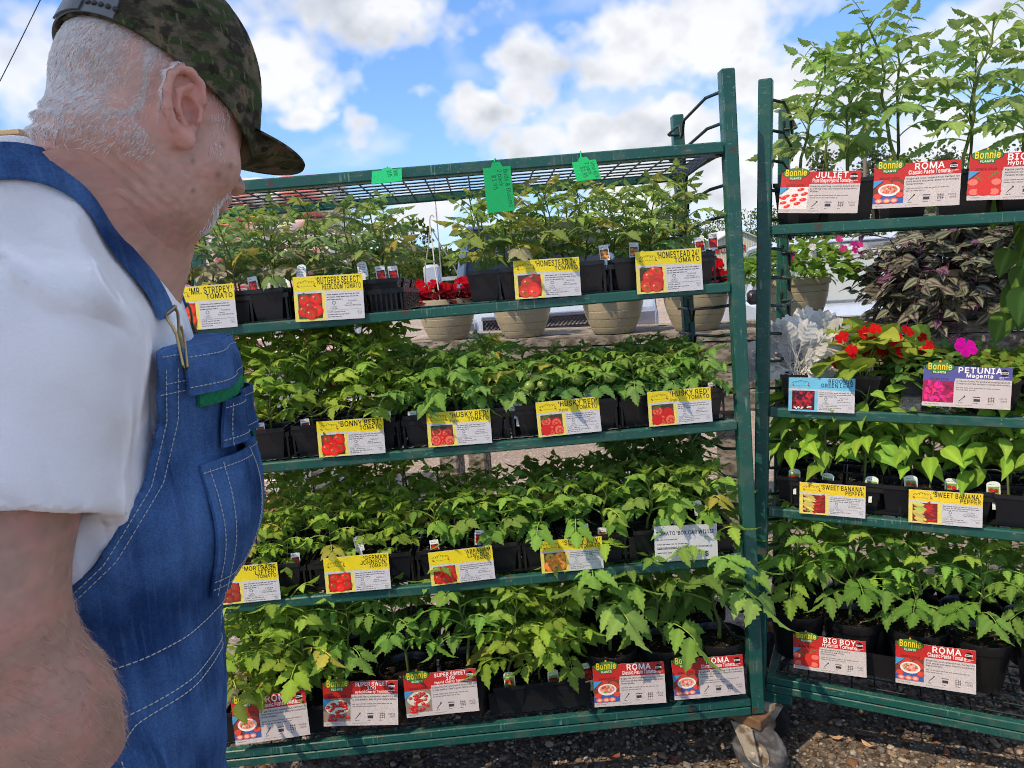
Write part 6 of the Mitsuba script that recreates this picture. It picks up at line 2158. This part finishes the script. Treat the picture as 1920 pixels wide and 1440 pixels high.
def patch(th0, th1, z0, z1, off, nz=24, nt=20, thick=.0035, fn=OV):
    """A cloth panel sewn on the bib: off(a, b) is its distance from the bib over the panel (a along th, b up)."""
    a, b = np.meshgrid(np.linspace(0, 1, nt), np.linspace(0, 1, nz), indexing='ij')
    T, Z = th0 + (th1 - th0) * a, (z0(a) if callable(z0) else z0) * (1 - b) + z1 * b
    base = around(fn, T, Z)
    dirv = np.stack([np.cos(T), np.sin(T), 0 * T], -1)
    o = off(a, b)[..., None]
    outer, inner = base + dirv * (o + thick), base + dirv * o
    P = np.vstack([from_body(outer.reshape(-1, 3)), from_body(inner.reshape(-1, 3))])
    g = gridvf(nt, nz)
    n = nt * nz
    loop = [i * nz for i in range(nt)] + [(nt - 1) * nz + j for j in range(1, nz)] + [i * nz + nz - 1 for i in range(nt - 2, -1, -1)] + [j for j in range(nz - 2, 0, -1)]
    e = []
    for k in range(len(loop)):
        i, j = loop[k], loop[(k + 1) % len(loop)]
        e += [[i, j, n + j], [i, n + j, n + i]]
    return (P, np.vstack([g, g[:, ::-1] + n, e])), outer


r_ = math.radians
m1, out1 = patch(r_(-44), r_(30), 1.302, 1.350, lambda a, b: .0015 + .004 * (1 - b) + .002 * np.sin(a * 9), 12)
OVK = scene and f'{MAN}__overalls'
put(OVK, 'bib_band', mikit.ply(m1, 'denim', smooth=40))
for b in (2, 9):
    stitches(st, out1[:, b] + [.0008, -.0004, 0])
m2, out2 = patch(r_(-30), r_(26), 1.236, 1.288, lambda a, b: .004 + .016 * (1 - b) * np.sin(np.pi * np.clip(a * 1.1, 0, 1)) + .010 * b * np.sin(np.pi * a) + .004 * np.sin(a * 12), 14)
put(OVK, 'pocket_flap', mikit.ply(m2, 'denim', smooth=40))
for b in (2, 11):
    stitches(st, out2[:, b] + [.0008, -.0004, 0])
stitches(st, out2[1] + [.0004, -.0008, 0])
m3, out3 = patch(r_(-40), r_(26), lambda a: 1.078 - .012 * np.sin(np.pi * a), 1.226, lambda a, b: .002 + .010 * b * np.sin(np.pi * a) + .005 * np.sin(np.pi * a) * np.sin(np.pi * b) + .002 * np.sin(a * 14 + b * 4), 34, 26)
put(OVK, 'bib_pocket', mikit.ply(m3, 'denim', smooth=40))
for row in (out3[1], out3[3], out3[9], out3[10], out3[19], out3[20], out3[:, 2], out3[:, 4], out3[:, 31]):
    stitches(st, row + [.0006, -.0010, 0])
scene['green_cloth'] = two(principled(proc(lambda p, n, uv: mi.Color3f(.012, .17, .075) * (.7 + .6 * noise(p.x * 300, p.y * 300, p.z * 300))), .8, .2))
m4, _ = patch(r_(-40), r_(28), 1.288, 1.303, lambda a, b: .0022 + .004 * np.sin(a * 3), 6)
put(OVK, 'green_trim', mikit.ply(m4, 'green_cloth', smooth=40))
m5, _ = patch(r_(10), r_(27), 1.14, 1.228, lambda a, b: .012 * b + .0085, 12, 8)
put(OVK, 'green_trim', mikit.ply(m5, 'green_cloth', smooth=40))
put(OVK, 'stitching', st.ply('matte'), kind='stuff')
for th_, z, off in ((r_(3), 1.262, .020), (r_(16), 1.205, .018)):
    p = around(OV, np.array([th_]), np.array([z]), off)[0]
    n_ = BF @ np.array([math.cos(th_), math.sin(th_), 0])
    x_ = unit(np.cross([0, 0, 1], n_))
    put(OVK, 'button', mikit.ply(revolve([(0, .0035), (.004, .0032), (.0065, .0018), (.0075, 0), (.006, -.002), (0, -.002)], 18), 'brass', smooth=40), M(np.column_stack([x_, np.cross(n_, x_), n_]), from_body(p)))
m6, _ = patch(r_(20), r_(29), 1.115, 1.145, lambda a, b: .014 + 0 * a, 5, 5)
put(OVK, 'white_patch', mikit.ply(m6, 'shirt_cloth', smooth=40))


# straps over both shoulders with wire clasps
def strap(side):
    pts = np.array([[-.115, .075, 1.34], [-.10, .085, 1.40], [-.06, .095, 1.47], [-.01, .100, 1.525], [.045, .100, 1.53], [.095, .098, 1.49], [.125, .094, 1.44], [.140, .092, 1.405], [.150, .090, 1.385]])
    pts[:, 1] *= 1.22 * side
    L = smooth_line(pts, 60)
    W = snap(lambda p: shirt_sdf(p), from_body(L), .0045)
    for _ in range(6):
        W[1:-1] = (W[:-2] + 2 * W[1:-1] + W[2:]) / 4
    e = 2e-3
    g = np.stack([shirt_sdf(W + np.eye(3)[k] * e) - shirt_sdf(W - np.eye(3)[k] * e) for k in range(3)], 1)
    for _ in range(10):
        g[1:-1] = (g[:-2] + 2 * g[1:-1] + g[2:]) / 4
    g = unit(g)
    t = unit(np.gradient(W, axis=0))
    w = unit(np.cross(t, g))
    prof = [(-.0205, -.001), (-.0195, .0022), (-.016, .0034), (0, .0030), (.016, .0034), (.0195, .0022), (.0205, -.001), (0, -.0025)]
    P = np.stack([W + w * a + g * b for a, b in prof], 1)
    n, m = P.shape[:2]
    i, j = np.meshgrid(np.arange(n - 1), np.arange(m), indexing='ij')
    f = np.stack([i * m + j, i * m + (j + 1) % m, (i + 1) * m + (j + 1) % m, (i + 1) * m + j], -1).reshape(-1, 4)
    f = np.vstack([f[:, [0, 1, 2]], f[:, [0, 2, 3]], [[0, k, k + 1] for k in range(1, m - 1)], [[(n - 1) * m, (n - 1) * m + k + 1, (n - 1) * m + k] for k in range(1, m - 1)]])
    k = put(OVK, 'strap', mikit.ply((P.reshape(-1, 3), f), 'denim', smooth=40))
    e0, tn, wn, gn = W[-1], t[-1], w[-1], g[-1]
    end = from_body(beside(OV, bib_edge(np.array([1.335])) + .018, np.array([1.335]), .004) if side < 0 else beside(OV, bib_edge(np.array([1.335])) + .018, np.array([1.335]), .004) * [1, -1, 1])[0]
    tn = unit(end - e0)
    D = np.linalg.norm(end - e0)
    pts = lambda q: np.array([e0 + tn * a * D + wn * b + gn * c for a, b, c in q])
    mb = MB().tube(pts([(-.10, -.016, .004), (.05, -.016, .006), (.22, -.010, .007), (.40, -.004, .007), (1.0, -.007, .008), (1.10, 0, .008), (1.0, .007, .008), (.40, .004, .007), (.22, .010, .007), (.05, .016, .006), (-.10, .016, .004)]), .0016, n=8)
    mb.tube(pts([(-.08, -.017, .005), (-.08, .017, .005)]), .0016, n=8).tube(pts([(.3, -.006, .010), (.62, .0, .012), (1.05, .004, .011)]), .0013, n=8)
    put(k, 'clasp', mb.ply('brass', True))


strap(-1)
strap(1)


# cap: dome with a snap opening at the back, strap, and a curved visor
def camo(p, n, uv):
    a = fbm(p.x * 55, p.y * 55, p.z * 60, octaves=4)
    b = fbm(p.x * 45 + 9, p.y * 45, p.z * 90, octaves=4)
    c = fbm((p.x + p.y) * 210, p.z * 50, 4.0, octaves=3)
    col = mix(mi.Color3f(.030, .026, .018), mi.Color3f(.088, .075, .050), smoothstep(.36, .60, a))
    col = mix(col, mi.Color3f(.034, .046, .018), smoothstep(.50, .60, b))
    col = mix(col, mi.Color3f(.125, .085, .050), smoothstep(.58, .68, a) * smoothstep(.4, .5, c))
    col = mix(col * 1.25, mi.Color3f(.016, .014, .011), smoothstep(.57, .66, fbm(p.x * 70, p.y * 70 + 5, p.z * 60, octaves=4)) * .8)
    col = mix(col, mi.Color3f(.18, .165, .11), smoothstep(.66, .80, c) * smoothstep(.48, .6, b) * .6)
    return col * (.75 + .5 * noise(p.x * 900, p.y * 900, p.z * 900))


scene['camo_cloth'] = two(principled(proc(camo), .92, .1, sheen=.2))
CC, CR = np.array([.013, 0, .020]), np.array([.1060, .0865, .142])


def rim_z(ph, hole=True):
    d = np.abs((ph - math.pi + math.pi) % (2 * math.pi) - math.pi)            # from the front
    z = .022 + .034 * np.cos(d)
    if hole:
        u_ = (math.pi - d) / .62
        z = z + .050 * np.sqrt(np.clip(1 - u_ ** 2, 0, 1))
    return z


def dome_pt(ph, z, grow=0.0):
    k = np.sqrt(np.clip(1 - ((z - CC[2]) / (CR[2] + grow)) ** 2, 0, 1))
    k = k ** .76
    return np.stack([CC[0] + (CR[0] + grow) * k * np.cos(ph), (CR[1] + grow) * k * np.sin(ph), z], -1)


def cap():
    n, m = 144, 26
    ph = np.linspace(0, 2 * math.pi, n, endpoint=False)
    t = np.linspace(0, 1, m)
    PH, Tt = np.meshgrid(ph, t, indexing='ij')
    zr = rim_z(PH)
    top = CC[2] + CR[2] * .9995
    Z = zr + (top - zr) * np.sin(Tt * math.pi / 2)
    seam = -.0022 * np.exp(-((((PH * 3 / math.pi) + .5) % 1 - .5) / .035) ** 2)
    wr = .0060 * (meshkit.fbm(np.stack([np.cos(PH) * 3, np.sin(PH) * 3, Z * 22], -1), 3, 5) - .5) * np.clip(1.3 - Tt, 0, 1)
    outer = dome_pt(PH, Z)
    nrm = unit((outer - CC) / CR ** 2)
    outer = outer + nrm * (seam + wr)[..., None]
    inner = outer - nrm * .003
    P = np.concatenate([outer.reshape(-1, 3), inner.reshape(-1, 3)])
    i, j = np.meshgrid(np.arange(n), np.arange(m - 1), indexing='ij')
    q = np.stack([i * m + j, (i + 1) % n * m + j, (i + 1) % n * m + j + 1, i * m + j + 1], -1).reshape(-1, 4)
    N = n * m
    r = np.arange(n)
    rim = np.stack([r * m, (r + 1) % n * m, (r + 1) % n * m + N, r * m + N], -1)
    f = np.vstack([q, q[:, ::-1] + N, rim[:, ::-1]])
    k = put(MAN, 'cap', mikit.ply((from_head(P), np.vstack([f[:, [0, 1, 2]], f[:, [0, 2, 3]]])), 'camo_cloth', smooth=50))
    # visor
    a = np.linspace(-1.12, 1.12, 41)
    s = np.linspace(0, 1, 12)
    A, S = np.meshgrid(a, s, indexing='ij')
    base = dome_pt(A, rim_z(A, False) + .004, -.018)
    Lv = .077 * np.clip(np.cos(A * 1.30), 0, 1) ** .55 + .016
    out = base + np.stack([Lv * S * 1.0, .10 * Lv * S * np.sin(A), Lv * S * (.72 - .30 * S)], -1)
    out[..., 2] -= .011 * S ** .8 * (out[..., 1] / .075) ** 2
    up = np.array([.2, 0, 1.0])
    top_, bot = out + up * .0013, out - up * .0013
    P = np.concatenate([top_.reshape(-1, 3), bot.reshape(-1, 3)])
    g = gridvf(41, 12)
    N = 41 * 12
    ed = [i * 12 + 11 for i in range(41)]
    e = [[ed[i], ed[i + 1], ed[i + 1] + N, ed[i] + N] for i in range(40)]
    e = np.array(e)
    put(k, 'visor', mikit.ply((from_head(P), np.vstack([g, g[:, ::-1] + N, e[:, [0, 1, 2]], e[:, [0, 2, 3]]])), 'camo_cloth', smooth=50))
    # snap strap
    ph = np.linspace(math.pi - .56, math.pi + .66, 30)
    rows = []
    for dz, gr in ((.000, .0008), (.000, .0026), (.021, .0026), (.021, .0008)):
        rows.append(dome_pt(ph, rim_z(ph, False) + .001 + dz, gr))
    P = np.stack(rows, 1)
    i, j = np.meshgrid(np.arange(29), np.arange(4), indexing='ij')
    q = np.stack([i * 4 + j, i * 4 + (j + 1) % 4, (i + 1) * 4 + (j + 1) % 4, (i + 1) * 4 + j], -1).reshape(-1, 4)
    q = np.vstack([q, [[0, 1, 2, 3]], [[116, 119, 118, 117]]])
    mb = MB().add(from_head(P.reshape(-1, 3)), q, lin(92, 98, 104))
    kk = put(k, 'snap_strap', mb.ply('plastic'))
    ph = np.linspace(math.pi - .18, math.pi + .30, 12)
    rows = [dome_pt(ph, rim_z(ph, False) + .002 + dz, gr) for dz, gr in ((0, .0028), (0, .0048), (.019, .0048), (.019, .0028))]
    P = np.stack(rows, 1)
    i, j = np.meshgrid(np.arange(11), np.arange(4), indexing='ij')
    q = np.stack([i * 4 + j, i * 4 + (j + 1) % 4, (i + 1) * 4 + (j + 1) % 4, (i + 1) * 4 + j], -1).reshape(-1, 4)
    put(kk, 'tab', MB().add(from_head(P.reshape(-1, 3)), np.vstack([q, [[0, 1, 2, 3]], [[44, 47, 46, 45]]]), lin(70, 76, 84)).ply('plastic'))
    for w in range(5):
        p = dome_pt(np.array([math.pi + .36 + w * .075]), rim_z(np.array([math.pi + .36 + w * .075]), False) + .0115, .0028)[0]
        nn = unit((p - CC) / CR ** 2)
        x_ = unit(np.cross([0, 0, 1], nn))
        put(kk, 'peg', mikit.ply(revolve([(0, .0018), (.0022, .0015), (.0030, 0)], 10), 'black_plastic', smooth=40), M(HR @ np.column_stack([x_, np.cross(nn, x_), nn]), from_head(p)))


cap()


# hair: short white strands, thickest at the back of the head, and the fuzz of the forearm
def strands(fn, P, flow, length, r, col, rg, lift=.35, seg=3):
    P = snap(fn, P, 0.0, 5)
    e = 1e-3
    g = unit(np.stack([fn(P + np.eye(3)[k] * e) - fn(P - np.eye(3)[k] * e) for k in range(3)], 1))
    F_ = flow + rg.normal(0, .24, P.shape)
    t = unit(F_ - g * (F_ * g).sum(1, keepdims=True))
    L = length * rg.uniform(.6, 1.25, (len(P), 1))
    q = np.linspace(0, 1, seg)
    pts = np.stack([P + t * L * s + g * L * lift * (s - .55 * s * s) * rg.uniform(.4, 1.5, (len(P), 1)) for s in q], 1)      # n, seg, 3
    rad = r * np.array([1.0, .8, .25, .1])[:seg]
    b = unit(np.cross(t, g))
    n = len(P)
    ring = np.stack([g, b * .87 - g * .5, -b * .87 - g * .5], 1)
    V = pts[:, :, None] + rad[None, :, None, None] * ring[:, None]
    f = []
    for s in range(seg - 1):
        for j in range(3):
            f += [[s * 3 + j, s * 3 + (j + 1) % 3, s * 3 + 3 + (j + 1) % 3], [s * 3 + j, s * 3 + 3 + (j + 1) % 3, s * 3 + 3 + j]]
    f = np.array(f)
    F = (f[None] + (np.arange(n) * seg * 3)[:, None, None]).reshape(-1, 3)
    C = np.repeat(np.asarray(col)[None] * rg.uniform(.7, 1.15, (n, 1)), seg * 3, 0)
    return V.reshape(-1, 3), F, C


rg = np.random.default_rng(17)
n = 52000
ph, zz = rg.uniform(-math.pi, math.pi, n), rg.uniform(-.100, .085, n)
Q = np.stack([-.012 + .11 * np.cos(ph), .092 * np.sin(ph), zz], 1)
dense = meshkit.fbm(Q * 60, 3, 3)
d_ear = np.hypot((Q[:, 0] + .006) / .036, (Q[:, 2] + .010) / .050)
behind = (Q[:, 0] < -.014 - .12 * np.clip(-Q[:, 2] - .02, 0, 1)) & (zz > -.098 + .5 * np.clip(Q[:, 0] + .06, 0, .2))
density = np.clip((zz + .10) / .09, .05, 1) ** 1.3 * (.35 + 1.0 * dense)
side = (Q[:, 0] > .018) & (Q[:, 0] < .050) & (zz > -.035) & (zz < .05)
keep = ((behind & (rg.random(n) < density)) | (side & (rg.random(n) < .16))) & (d_ear > 1) & (zz < rim_z(ph, True) + .022)
Q = Q[keep]
flow = np.where(Q[:, :1] > 0, np.array([[.15, 0, -1.0]]), np.array([[-.35, 0, -.9]])) @ HR.T
v, f, c = strands(neck_head, from_head(Q), flow, .0078, .00027, lin(236, 232, 230), rg, .30)
hk = put(MAN, 'hair', mikit.ply((v, f), 'matte', smooth=False, color=c))
n = 800
Q = np.stack([rg.uniform(.050, .095, n), rg.uniform(-.036, .036, n), rg.uniform(-.098, -.040, n)], 1)
Q = Q[(np.abs(Q[:, 1]) > .020) | (Q[:, 2] < -.072) | ((Q[:, 2] > -.048) & (Q[:, 2] < -.040))]
for nm_, q_ in (('goatee', Q[Q[:, 2] < -.060]), ('moustache', Q[Q[:, 2] >= -.060])):
    v, f, c = strands(head_sdf, from_head(q_), np.tile(HR @ np.array([.3, 0, -1.0]), (len(q_), 1)), .0075, .00038, lin(230, 226, 224), rg, .6)
    put(MAN, nm_, mikit.ply((v, f), 'matte', smooth=False, color=c))
n = 1500
s = rg.uniform(.05, .95, n)[:, None]
a = rg.uniform(0, 6.28, n)
ax = unit(WR - EL)
e1 = unit(np.cross(ax, [0, 1, 0]))
e2 = np.cross(ax, e1)
Q = EL * (1 - s) + WR * s + .05 * (np.cos(a)[:, None] * e1 + np.sin(a)[:, None] * e2)
v, f, c = strands(arm_sdf, from_body(Q), np.tile(BF @ (ax + np.array([.5, 0, .0])), (n, 1)), .018, .00017, lin(195, 165, 148), rg, .45, 4)
put(MAN, 'arm_hair', mikit.ply((v, f), 'matte', smooth=False, color=c))


# ------------------------------------------------------------------ repeats: one shape, many placements
def share_repeats():
    uses = {}
    for k, d in scene.items():
        if d.get('type') == 'ply':
            uses.setdefault((d['filename'], repr(d['bsdf'])), []).append(k)
    for n, ((fn, b), keys) in enumerate(uses.items()):
        if len(keys) < 2:
            continue
        g = f'shape_{n}'
        scene[g] = {'type': 'shapegroup', 'form': {k: v for k, v in scene[keys[0]].items() if k != 'to_world'}}
        for k in keys:
            scene[k] = {'type': 'instance', 'group': {'type': 'ref', 'id': g}, 'to_world': scene[k].get('to_world', T4())}


share_repeats()
